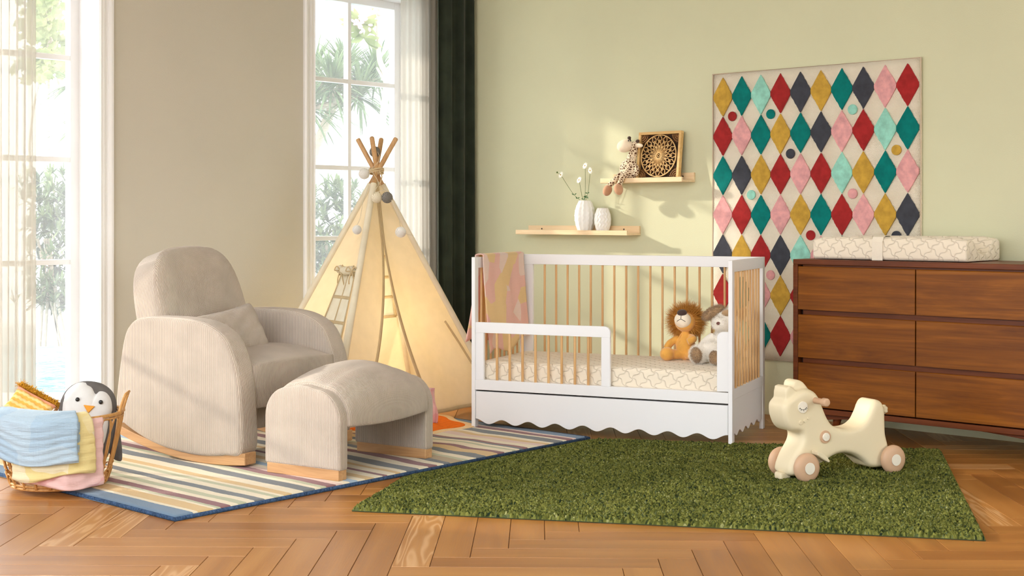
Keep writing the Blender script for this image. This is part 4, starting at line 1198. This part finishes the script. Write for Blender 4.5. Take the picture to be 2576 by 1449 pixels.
# ------------------------------------------------------------------ toys
def fur_shell(balls, n, L, rad, mat, par, name='fur', bend=.5, skip=None, M=None):
    """short fur over the outside of a union of ellipsoids [(c, r, M3)]"""
    A = []; D = []
    areas = np.array([(b[1][0] * b[1][1] + b[1][1] * b[1][2] + b[1][0] * b[1][2]) for b in balls]); k = (areas / areas.sum() * n).astype(int)
    for (c, r, m), q in zip(balls, k):
        d = rng.normal(size=(q, 3)); d /= np.linalg.norm(d, axis=1, keepdims=True); rr = np.array(r); m3 = np.array(m if m is not None else Matrix.Identity(3))
        p = (d * rr) @ m3.T + np.array(c); nn = (d / rr) @ m3.T; A.append(p); D.append(nn / np.linalg.norm(nn, axis=1, keepdims=True))
    A = np.concatenate(A); D = np.concatenate(D); keep = np.ones(len(A), bool)
    for (c, r, m) in balls:
        m3 = np.array(m if m is not None else Matrix.Identity(3)); q = ((A - np.array(c)) @ m3) / np.array(r); keep &= (q * q).sum(1) > .97
    if skip is not None: keep &= ~skip(A)
    A, D = A[keep], D[keep]; D[:, 2] -= .3
    V, F = strands(A, D, L, rad, segs=2, bend=bend, sides=3, rad_end=.1)
    o = big(name, V, F, mat, par, M); o['kind'] = 'stuff'; return o
def body(balls, tubes, mat, name, par, vox=.005, rs=6):
    g = G()
    for c, r, m in balls: g.ball(c, r, m, 24, 16)
    for p, r in tubes: g.tube(p, r, 14)
    return g.build(name, mat, par, remesh=vox, rs=rs)
RY = lambda d: Matrix.Rotation(R(d), 3, 'Y'); RX = lambda d: Matrix.Rotation(R(d), 3, 'X'); RZ = lambda d: Matrix.Rotation(R(d), 3, 'Z')
MZ = .352
# lion, crib-local: x along the crib, -y towards us
LN = thing('plush_lion', 'orange plush lion with a shaggy mane sitting in the crib', 'soft toy'); LN.matrix_world = CM @ Matrix.Translation((.985, .50, MZ))
M_lion = fabric('lion_plush', (234, 174, 84), .9, 1200, .001, noise=.06, sheen=.5)
lb = [((0, 0, .065), (.052, .048, .070), None), ((0, .005, .115), (.036, .034, .035), None), ((.0, -.002, .195), (.056, .050, .052), None),
      ((-.075, -.075, .033), (.038, .042, .036), None), ((.07, -.06, .033), (.038, .042, .036), None)]
lt = [(bez([(-.035, 0, .115), (-.075, -.02, .085), (-.092, -.03, .055)], 4), [.018] * 4 + [.020] * 4 + [.021]), (bez([(.03, -.01, .12), (.055, -.045, .112), (.03, -.065, .098)], 4), [.017] * 4 + [.019] * 4 + [.019]),
      (bez([(-.02, -.02, .03), (-.05, -.05, .03), (-.07, -.07, .03)], 3), .026), (bez([(.02, -.02, .03), (.05, -.04, .03), (.07, -.055, .03)], 3), .026)]
body(lb, lt, M_lion, 'body', LN, .004, 5)
hm = RX(28)
G().ball((-.004, -.032, .205), (.045, .036, .044), hm, 28, 18).build('muzzle', fabric('lion_muzzle', (246, 234, 214), .9, 1200, .0006, sheen=.3), LN, smooth=True)
G().ball((-.004, -.050, .245), (.026, .021, .016), RX(30), 20, 12).build('nose', plain('brown_nose', (66, 46, 42), .7, sheen=.3), LN, smooth=True)
g = G()
hmi = RX(28).transposed()
def fz(x, z):
    for k in range(200):
        y = -.085 + k * .0004; p = hmi @ Vector((x, y + .032, z - .205))
        if (p.x / .045) ** 2 + (p.y / .036) ** 2 + (p.z / .044) ** 2 < 1: return (-.004 + x, y - .0006, z)
    return (-.004 + x, -.05, z)
g.tube([fz(0, z) for z in (.236, .226, .214)], .0013, 6); g.tube([fz(x, .214 - abs(x) * .35 - x * x * 10) for x in np.linspace(-.022, .022, 11)], .0013, 6); g.build('mouth', M_black, LN)
for c_ in ((.045, .0, .226), (-.048, .0, .230)): G().ball(c_, (.016, .008, .018)).build('ear', M_lion, LN, smooth=True)
# mane: long strands around the head
n = 5200; a = rng.uniform(0, 2 * PI, n); el = rng.uniform(-.35, 1.2, n)
c = np.array([0, .004, .197]); d = np.stack([np.cos(a) * np.cos(el), np.sin(el), np.sin(a) * np.cos(el)], 1)
p = c + d * np.array([.050, .042, .048]); dd = d + np.array([0, .15, -.12]) + rng.normal(0, .12, (n, 3))
V_, F_ = strands(p, dd, .060, .0012, 3, .25, 3, .1)
t = NT('mane_fur'); a_ = t.node('ShaderNodeAttribute', attribute_name='tint')
t.base(t.ramp(X(t, a_.outputs['Fac']), [(0, (166, 100, 30)), (.5, (206, 140, 56)), (1, (228, 172, 86))]), .7, .3)
o = big('mane', V_, F_, t.m, LN, cols=np.repeat(rng.random(n), 12)); o['kind'] = 'stuff'

# dog
DG = thing('plush_dog', 'fluffy white plush dog with brown ears and paw pads beside the lion', 'soft toy'); DG.matrix_world = CM @ Matrix.Translation((1.205, .42, MZ))
M_dogw = fabric('dog_white', (248, 242, 232), .95, 600, .003, noise=.03, sheen=.5); M_dogb = fabric('dog_brown', (176, 144, 108), .95, 600, .003, noise=.08, sheen=.4)
rx1 = RZ(-18)
db = [((.015, .03, .085), (.085, .075, .095), None), ((-.01, .0, .06), (.075, .07, .06), None), ((.022, .01, .215), (.062, .058, .056), None), ((-.004, -.030, .200), (.046, .045, .036), None),
      ((-.105, -.085, .046), (.044, .040, .050), RX(12)), ((.0, -.12, .040), (.038, .036, .044), RX(12)), ((-.06, -.05, .07), (.04, .06, .045), RZ(-50))]
dt = [(bez([(-.05, -.02, .05), (-.09, -.06, .046)], 3), .042), (bez([(.0, -.05, .05), (.0, -.10, .042)], 3), .04), (bez([(-.05, 0, .13), (-.08, -.04, .10), (-.075, -.07, .075)], 3), .026), (bez([(.07, 0, .13), (.09, -.05, .10), (.08, -.08, .08)], 3), .026)]
body(db, dt, M_dogw, 'body', DG, .005, 4)
fur_shell(db, 13000, .011, .0007, plain('white_fur', (252, 247, 238), .8), DG, bend=.5)
pads = [((-.108, -.112, .046), (.030, .020, .038), RX(12) @ RZ(-20)), ((-.004, -.146, .040), (.026, .018, .034), RX(12))]
for pd_ in pads:
    o = G().ball(*pd_, 22, 14).build('paw_pad', M_dogb, DG, smooth=True); o['label'] = 'brown paw pad'; fur_shell([pd_], 1400, .006, .0008, M_dogb, o, 'pad_fur')
eb = [((-.052, .0, .252), (.062, .020, .026), RY(-30)), ((.085, .01, .245), (.040, .018, .022), RY(-38))]
for e_ in eb:
    o = G().ball(*e_, 22, 14).build('ear', M_dogb, DG, smooth=True); o['label'] = 'brown ear'; fur_shell([e_], 1800, .010, .0007, M_dogb, o, 'ear_fur')
for c_ in ((.008, -.045, .228), (.052, -.036, .228)): G().ball(c_, .005).build('eye', M_black, DG, smooth=True)
G().ball((-.006, -.074, .205), (.010, .006, .008)).build('nose', plain('pink_nose', (120, 80, 74), .6), DG, smooth=True)
o = G().ball((.03, -.03, .255), (.03, .02, .016), RX(40)).build('forehead_patch', M_dogb, DG, smooth=True); o['label'] = 'brown forehead patch'

# giraffe on the upper ledge: wall-local, relative to the ledge
def gl(px, py, off_): x = gx(px, off_); return Vector((x, -off_, zat(MG, x, -off_, py)))
G0 = gl(1585, 447, .08); G0.z = uz
GR = thing('plush_giraffe', 'spotted plush giraffe sitting on the upper ledge with its feet hanging down', 'soft toy'); GR.matrix_world = MG @ Matrix.Translation(G0)
q = lambda px, py, off_=.08: gl(px, py, off_) - G0
t = NT('giraffe_spots'); co = t.coord(); 
v = t.node('ShaderNodeTexVoronoi', feature='DISTANCE_TO_EDGE'); t.l.new(t.mapping(co, (1, 1, 1.3)), v.inputs['Vector']); v.inputs['Scale'].default_value = 60
e_ = X(t, v.outputs['Distance'])
t.base(t.ramp(e_, [(0, (238, 220, 190)), (.12, (238, 220, 190)), (.17, (104, 70, 46)), (1, (86, 54, 32))]), .9, .1); t.bsdf.inputs['Sheen Weight'].default_value = .4
M_gir = t.m; M_gcream = fabric('giraffe_cream', (240, 222, 196), .9, 1200, .0005, sheen=.4); M_ghoof = fabric('giraffe_foot', (206, 158, 124), .9, 1200, .0005, sheen=.4)
cb = q(1581, 432); cb.z = .062; neck0 = q(1587, 405); neck1 = q(1596, 372)
gb = [(cb, (.060, .046, .068), RY(8)), (q(1587, 412), (.034, .03, .045), None), (q(1597, 366), (.022, .022, .026), None)]
k1, f1 = q(1553, 452, .14), q(1530, 470, .150); k2, f2 = q(1563, 452, .15), q(1557, 468, .155)
gt = [(bez([q(1584, 418), neck0, neck1, q(1597, 362)], 4), [.034] * 4 + [.030 - .002 * i for i in range(4)] + [.020] * 5),
      (bez([cb + Vector((-.02, -.02, -.03)), q(1557, 443, .145), f1], 5), [.020] * 5 + [.016] * 6), (bez([cb + Vector((.01, -.02, -.03)), q(1568, 443, .15), f2], 5), [.020] * 5 + [.016] * 6),
      (bez([q(1592, 412), q(1602, 425, .09), q(1598, 442, .10)], 5), [.016] * 5 + [.015] * 6)]
body(gb, gt, M_gir, 'body', GR, .004, 5)
mz = q(1572, 367, .10)
G().ball(mz, (.052, .040, .038), RY(-12), 28, 18).build('muzzle', M_gcream, GR, smooth=True)
for f_, ro in ((q(1528, 478, .155), 25), (q(1556, 475, .165), -12)):
    G().ball(f_ - Vector((0, .0, .002)), (.025, .030, .035), RY(ro), 24, 14).build('foot', M_ghoof, GR, smooth=True)
M_horn = plain('dark_brown_plush', (74, 54, 44), .9, sheen=.3)
for a_, b_ in ((q(1586, 358), q(1583, 347)), (q(1597, 362), q(1604, 355))): G().tube([a_, b_], [.006, .008], 10).ball(b_, (.012, .010, .010)).build('horn', M_horn, GR, smooth=True)
G().ball(q(1607, 366, .09), (.030, .008, .013), RY(4)).build('ear', M_gcream, GR, smooth=True); G().ball(q(1582, 355, .06), (.016, .008, .008), RY(40)).build('ear', M_gcream, GR, smooth=True)
for c_ in (q(1581, 354, .115), q(1586, 354, .11)): G().ball(c_, (.004, .003, .005)).build('eye', M_black, GR, smooth=True)

# ------------------------------------------------------------------ ride-on horse
HM = Mz((1.203, 5.474, 0), 25.8)
HO = thing('ride_on_horse', 'cream plastic ride-on toy horse with four tan wheels on the green rug', 'ride-on toy', (1.203, 5.474, 0), R(25.8))
M_hp = plain('cream_plastic', (222, 209, 178), .45, .4, bump=.0003, bscale=700); M_tan = plain('tan_plastic', (200, 164, 134), .45, .4, bump=.0003, bscale=700); M_hw = plain('white_disc', (228, 222, 208), .4, .4)
t_ = M_hp.node_tree; b_ = t_.nodes['Principled BSDF']; b_.inputs['Subsurface Weight'].default_value = .0
bodyo = [(-.091, .231), (-.108, .259), (-.117, .295), (-.115, .326), (-.093, .348), (-.063, .366), (-.032, .380), (.003, .385), (.039, .374), (.066, .347), (.083, .311), (.099, .277), (.115, .251), (.137, .228), (.174, .214), (.219, .207), (.265, .212), (.302, .232), (.325, .265), (.342, .300), (.360, .319), (.385, .316), (.402, .300), (.411, .270), (.412, .228), (.414, .18), (.424, .143), (.437, .105), (.446, .065), (.424, .036), (.358, .034), (.325, .042), (.297, .065), (.256, .092), (.201, .107), (.155, .105), (.119, .092), (.085, .078), (.045, .060), (-.006, .043), (-.060, .032), (-.086, .046), (-.082, .078), (-.060, .122), (-.027, .168), (-.022, .200), (-.040, .214), (-.068, .216)]
bo = [tuple(p)[:2] for p in closed_cr([(a + .022, b, 0) for a, b in bodyo], 3)]
g = G(); g.prism(bo, .050, .142, 'Y')
def inset(poly, dlt):
    n = len(poly); out = []
    ar = sum(poly[i][0] * poly[(i + 1) % n][1] - poly[(i + 1) % n][0] * poly[i][1] for i in range(n)); s = 1 if ar > 0 else -1
    for i in range(n):
        p, q_ = Vector(poly[(i - 1) % n]), Vector(poly[(i + 1) % n]); d = (q_ - p); d = d.normalized() if d.length else Vector((1, 0)); out.append((poly[i][0] - d.y * s * dlt, poly[i][1] + d.x * s * dlt))
    return out
g.prism(inset(bo, .006), .039, .153, 'Y'); g.prism(inset(bo, .014), .034, .158, 'Y')
e1 = [(-.098, .335), (-.100, .375), (-.094, .396), (-.078, .402), (-.060, .394), (-.040, .375), (-.022, .368)]
e2 = [(-.040, .375), (-.044, .400), (-.036, .416), (-.018, .422), (.004, .412), (.022, .394), (.032, .378)]
for e_, ya, yb in ((e1, .05, .135), (e2, .07, .145)): g.prism([(a + .022, b) for a, b in e_] + [(e_[-1][0] + .02, .34), (e_[0][0] + .04, .34)], ya, yb, 'Y')
# wheel arches
g.tube([(.0, .010, .066), (.0, .18, .066)], .030, 20); g.tube([(.452, .02, .066), (.452, .18, .066)], .036, 20)
g.build('body', M_hp, HO, remesh=.0045, rs=18)
for x in (.0, .450):
    for ya, sg in ((-.004, -1), (.166, 1)):
        yb = ya + .036; R_ = .060
        prof = [(.020, ya), (R_ * .72, ya), (R_ * .93, ya + .006), (R_, ya + .014), (R_, yb - .012), (R_ * .94, yb - .004), (R_ * .75, yb), (.020, yb)]
        Mw = Matrix.Rotation(R(-90), 4, 'X')
        g = G().lathe([(r, z) for r, z in prof], 40, M=Matrix.Translation((x, 0, .070)) @ Mw); w_ = g.build('wheel', M_tan, HO, smooth=True)
        yf = ya - .001 if sg < 0 else yb + .001
        G().lathe([(.001, min(yf, yf + sg * .003)), (.024, min(yf, yf + sg * .003)), (.024, max(yf, yf + sg * .003)), (.001, max(yf, yf + sg * .003))], 30, M=Matrix.Translation((x, 0, .070)) @ Mw).build('hub_disc', M_hw, w_, smooth=False)
# handle pegs
for s, ya in ((-1, .040), (1, .152)):
    x, z = .058, .338
    G().tube([(x, ya, z), (x, ya + s * .055, z), (x, ya + s * .058, z), (x, ya + s * .080, z), (x, ya + s * .084, z)], [.013, .012, .017, .017, .012], 20).build('handlebar_grip', M_tan, HO, smooth=True, bevel=.001)
# eye sticker, lashes, dots, button
yf = .0325
def disc(name, x, z, r, y0, y1, mat, n=32):
    return G().prism([(x + r * math.cos(2 * PI * i / n), z + r * math.sin(2 * PI * i / n)) for i in range(n)], y0, y1, 'Y').build(name, mat, HO, bevel=.0006)
ey = disc('eye', -.006, .314, .0235, yf - .0025, yf + .004, plain('eye_sticker', (232, 226, 212), .5))
g = G(); arc = [(-.006 + .0165 * math.cos(a), .316 + .0115 * math.sin(a)) for a in np.linspace(PI * 1.06, PI * 1.94, 14)]
g.tube([(x, yf - .0032, z) for x, z in arc], .0009, 6)
for k in (1, 4, 7, 10, 13 - 1):
    x, z = arc[k]; dx, dz = (x + .006), (z - .318); l = math.hypot(dx, dz); g.tube([(x, yf - .0032, z), (x + dx / l * .006, yf - .0032, z + dz / l * .0065)], .0008, 5)
g.build('eyelashes', M_black, ey)
for x, z, r in ((-.012, .252, .0085), (.008, .258, .0065), (.026, .267, .005)): disc('cheek_dot', x - .004, z - .0, r, yf - .0028, yf + .005, M_hp)
g = G(); bx_, bz_ = .108, .186
bt = disc('side_button', bx_, bz_, .026, yf - .004, yf + .006, M_tan); 
G().prism([(bx_ + .017 * math.cos(2 * PI * i / 32), bz_ + .017 * math.sin(2 * PI * i / 32)) for i in range(32)], yf - .010, yf, 'Y').build('button_cap', M_hw, bt, bevel=.002)
G().box(bx_ - .009, bx_ + .009, yf - .0115, yf - .009, bz_ - .003, bz_ + .003).box(bx_ - .003, bx_ + .003, yf - .0116, yf - .009, bz_ - .009, bz_ + .009).build('cross_mark', M_hw, bt, bevel=.0008)
# foot rests
for s, ya in ((-1, .036), (1, .156)):
    pr = [(.026, .150), (.052, .142), (.078, .122), (.092, .104), (.086, .098), (.060, .112), (.030, .132)]
    G().prism([(a + .012, b - .012) for a, b in pr], ya, ya + s * .042, 'Y').build('footrest', M_hp, HO, bevel=.004, seg=3)
# tail knob and front toe
g = G(); Mk = Matrix.Translation((.462, .096, .268)) @ Matrix.Rotation(R(90), 4, 'Y')
g.lathe([(.010, -.020), (.010, -.004), (.017, .0), (.019, .008), (.018, .016), (.012, .019)], 36, M=Mk, mod=lambda a, z: 1 + .09 * math.cos(6 * a)).build('tail_knob', M_hp, HO, smooth=True)
part('front_bumper', M_hp, HO, (-.085, -.030, .075, .122, .016, .046), bevel=.010, seg=3)

# ------------------------------------------------------------------ wicker basket and what is in it
BX, BY, BZ = -1.822, 5.44, STK + .001
BK = thing('wicker_basket', 'open rattan basket holding the penguin and muslin cloths', 'basket', (BX, BY, BZ))
M_rat = wood('rattan', (166, 116, 60), (190, 140, 80), (208, 162, 102), 'Z', .5, 2)
def br(z):      # basket radius at height
    return .178 + .068 * (z / .285) ** .8 if z > 0 else .178
def bp(a, z, d=0): r = br(z) + d; return Vector((r * math.cos(a), r * math.sin(a), z))
g = G()
for z, r in ((.008, .0065), (.020, .0055), (.046, .004)): g.tube([bp(2 * PI * i / 48, z) for i in range(48)], r, 8, closed=True)
for k in range(9): 
    r = .165 - k * .018
    if r > .01: g.tube([(r * math.cos(2 * PI * i / 36), r * math.sin(2 * PI * i / 36), .010) for i in range(36)], .0045, 6, closed=True)
for i in range(12): a = PI * i / 12; g.tube([(.17 * math.cos(a), .17 * math.sin(a), .006), (-.17 * math.cos(a), -.17 * math.sin(a), .006)], .003, 6)
g.build('base', M_rat, BK, smooth=True)
g = G()
g.tube([bp(2 * PI * i / 60, .285) for i in range(60)], .0075, 8, closed=True); g.tube([bp(2 * PI * i / 60, .272, .004) for i in range(60)], .004, 6, closed=True)
g.build('rim', M_rat, BK, smooth=True)
NB = 22
for i in range(NB):
    a = 2 * PI * i / NB; d = .035
    g = G()
    g.tube(bez([bp(a - d, .012), bp(a - d * .6, .09), bp(a - d * .5, .18), bp(a + d * 1.2, .245), bp(a + d * 2.6, .272), bp(a + PI * 2 / NB * .9, .262), bp(a + PI * 2 / NB, .235)], 5), .0038, 6)
    g.tube(bez([bp(a + d * .4, .012, .004), bp(a, .10, .003), bp(a + d * .1, .18, .004), bp(a - d * 1.3, .245, .004), bp(a - d * 2.6, .275, .004)], 5), .0036, 6)
    g.build('stake', M_rat, BK, smooth=True)
g = G()
for i in range(NB):
    a = 2 * PI * (i + .5) / NB
    g.tube(bez([bp(a - .16, .010, .005), bp(a - .12, .045, .006), bp(a, .062, .006), bp(a + .12, .045, .006), bp(a + .16, .010, .005)], 5), .0034, 6)
    b_ = 2 * PI * i / NB; g.tube([bp(b_ + t * .022, .078 + .004 * math.sin(t * 9), .005 * (1 if abs(t) < .9 else 0)) for t in (-1, -.5, 0, .5, 1)], .0045, 6)
g.build('base_loops', M_rat, BK, smooth=True)
for a0 in (R(8), R(188)):
    g = G(); w = .20
    g.tube(bez([bp(a0 - w, .283), bp(a0 - w, .325, .004), bp(a0 - w * .86, .355, .008), bp(a0 - w * .4, .362, .010), bp(a0 + w * .4, .362, .010), bp(a0 + w * .86, .355, .008), bp(a0 + w, .325, .004), bp(a0 + w, .283)], 6), .006, 8)
    for s in (-1, 1): g.tube([bp(a0 + s * w, .283 + .004 * math.sin(k * 2), .009 * math.cos(k)) for k in range(9)], .003, 5)
    g.build('handle', M_rat, BK, smooth=True)
# cloths hanging over the front rim
def cyl_drape(name, label, t0, t1, top, bot, r_out, mat, ripple=.006, seed=0, fold=True):
    rr = random.Random(seed); ph = rr.uniform(0, 6)
    sec = [(.10, top - .10), (.15, top - .03), (.20, top - .005), (.238, top), (.262, top - .008), (r_out - .006, top - .03), (r_out, top - .07)]
    hb = [(r_out, top - .07 + (bot - top + .07) * k / 5) for k in range(1, 6)]
    back = [(r_out - .010, bot - .006), (r_out - .022, bot + .004)] + [(r_out - .024, bot + (top - .04 - bot) * k / 4) for k in range(1, 5)] if fold else []
    P = [Vector((a, b, 0)) for a, b in sec + hb + back]; P = bez(P, 4); n = len(P)
    def fn(u, v):
        i = v * (n - 1); k = int(i); q = P[min(k, n - 1)].lerp(P[min(k + 1, n - 1)], i - k); f_ = min(1, max(0, v - .15) * 2.5)
        tt = R(t0 + (t1 - t0) * u + 1.5 * math.sin(v * 7 + ph)); r = q.x + f_ * (ripple * math.sin(u * 11 + ph + v * 1.5) + ripple * .4 * math.sin(u * 31 + ph * 3)) + .0018 * math.sin(v * 90 + 2 * math.sin(u * 8))
        z = q.y + .012 * math.sin(u * 3.2 + ph) * (1 if v > .3 else .5) + f_ * .010 * math.sin(u * PI * 2 + ph)
        return (BX + r * math.cos(tt), BY + r * math.sin(tt), BZ + z)
    o = G().grid(fn, 56, 110).build(name, mat, smooth=True, solid=.003); return props(o, label, 'cloth', 'muslin cloths over the basket rim')
M_mb = muslin('blue_muslin', (184, 208, 226), (196, 216, 230), (214, 222, 222), 8, .006); M_my = muslin('yellow_muslin', (238, 222, 160), (240, 226, 176), (242, 232, 200), 7, .003); M_mp = muslin('pink_muslin_cloth', (242, 208, 204), (238, 190, 190), (214, 212, 214), 9, .003)
cyl_drape('muslin_cloth', 'pink patterned muslin cloth, lowest one hanging over the basket rim', -100, -33, .292, .035, .268, M_mp, .004, 3)
cyl_drape('muslin_cloth', 'yellow muslin cloth hanging over the basket between the blue and pink ones', -110, -45, .308, .085, .288, M_my, .004, 5)
cyl_drape('muslin_cloth', 'light blue crinkled muslin cloth on top over the basket rim', -134, -58, .325, .140, .312, M_mb, .004, 8)
# fringed cushion
def puffy(outline, c, depth, M, ns=9, pw_=.5, front=1, back=1):
    n = len(outline); V = []; F = []
    for sg in ([-1] * front + [1] * back):
        k0 = len(V)
        for j in range(ns):
            s = 1 - j / ns * .999; y = sg * depth / 2 * (1 - s ** 3) ** pw_ if j else 0
            for a, b in outline: V.append(M @ Vector((c[0] + (a - c[0]) * s, y, c[1] + (b - c[1]) * s)))
        V.append(M @ Vector((c[0], sg * depth / 2, c[1])))
        for j in range(ns - 1):
            for i in range(n): F.append((k0 + j * n + i, k0 + j * n + (i + 1) % n, k0 + (j + 1) * n + (i + 1) % n, k0 + (j + 1) * n + i))
        for i in range(n): F.append((k0 + (ns - 1) * n + i, k0 + (ns - 1) * n + (i + 1) % n, k0 + ns * n))
    return G().add(V, F)
CU = thing('fringed_cushion', 'small yellow and pink woven cushion with mustard fringe in the basket', 'cushion'); CU.matrix_world = Matrix.Translation((-1.965, 5.50, .315)) @ Matrix.Rotation(R(14), 4, 'Z') @ Matrix.Rotation(R(-30), 4, 'X') @ Matrix.Rotation(R(32), 4, 'Y')
t = NT('woven_cushion'); co = t.coord(); x, y, z = t.xyz(co); st = (z * 260 + (x * 300).sin() * .4).sin()
t.base(t.mix(z.gt(.040), t.ramp(st * .5 + .5, [(.3, (230, 176, 84)), (.7, (240, 206, 140))]), (226, 156, 122)), .9, .1); t.bump(st, .002)
pillow_mesh(.18, .12, .06, Matrix.Identity(4), 18).build('cushion_cover', t.m, CU, smooth=True)
n = 1500; xx_ = rng.uniform(-.088, .088, n); p = np.stack([xx_, rng.normal(0, .006, n), np.full(n, .057)], 1); V_, F_ = strands(p, np.stack([rng.normal(0, .6, n), rng.normal(0, .6, n), np.ones(n)], 1), .016, .0018, 2, .6, 3, .7)
o = big('fringe', V_, F_, plain('mustard_fringe', (214, 158, 44), .9), CU); o['kind'] = 'stuff'; o['label'] = 'mustard fringe'
# penguin
PG = thing('plush_penguin', 'grey and white plush penguin with an orange beak in the basket', 'soft toy'); PM = Matrix.Translation((-1.765, 5.505, .075)) @ Matrix.Rotation(R(17), 4, 'Z') @ Matrix.Rotation(R(-10), 4, 'X') @ Matrix.Rotation(R(9), 4, 'Y'); PG.matrix_world = PM
M_pgd = fabric('penguin_grey', (92, 88, 86), .9, 900, .0008, noise=.08); M_pgw = fabric('penguin_white', (208, 207, 205), .9, 900, .0006, noise=.02)
ob = [(0, .345), (.045, .338), (.085, .312), (.108, .27), (.114, .21), (.118, .14), (.112, .07), (.09, .015), (.04, 0), (-.04, 0), (-.09, .015), (-.112, .07), (-.118, .14), (-.114, .21), (-.108, .27), (-.085, .312), (-.045, .338)]
ob = [tuple(p)[:2] for p in closed_cr([(a, b, 0) for a, b in ob], 4)]
puffy(ob, (0, .18), .085, Matrix.Identity(4)).build('body', M_pgd, PG, smooth=True)
of = [(.022, .306), (.038, .318), (.066, .312), (.09, .285), (.102, .24), (.096, .20), (.098, .16), (.09, .08), (.05, .02), (-.05, .02), (-.095, .08), (-.103, .16), (-.104, .205), (-.105, .25), (-.09, .300), (-.050, .334), (-.002, .330)]
of = [tuple(p)[:2] for p in closed_cr([(a, b, 0) for a, b in of], 4)]
puffy(of, (0, .18), .100, Matrix.Translation((0, -.009, 0)), back=0).build('face', M_pgw, PG, smooth=True)
for c_ in ((-.046, -.057, .262), (.046, -.057, .262)): G().ball(c_, (.0085, .006, .0085)).build('eye', M_black, PG, smooth=True)
G().prism([(-.020, .243), (.026, .243), (.004, .212)], -.066, -.054, 'Y').build('beak', plain('orange_felt', (216, 148, 56), .9), PG, bevel=.003)
wv_ = [(.10, .21), (.125, .19), (.15, .12), (.165, .05), (.155, .035), (.12, .05), (.10, .10)]
puffy([tuple(p)[:2] for p in closed_cr([(a, b, 0) for a, b in wv_], 4)], (.125, .11), .03, Matrix.Translation((0, .01, 0))).build('wing', M_pgd, PG, smooth=True)
# pink cloth beyond the ottoman
o = drape(lambda v, u: (-.012 + .024 * v + .006 * math.sin(u * 6), .19 - .185 * abs(v) * 1.0), 0, .03, 14, 20, .005, M_mp, 'pink_cloth', Mz((-.395, 6.97, STK), 40), solid=.003); props(o, 'sliver of pink muslin at the tent door flap just behind the ottoman', 'cloth')
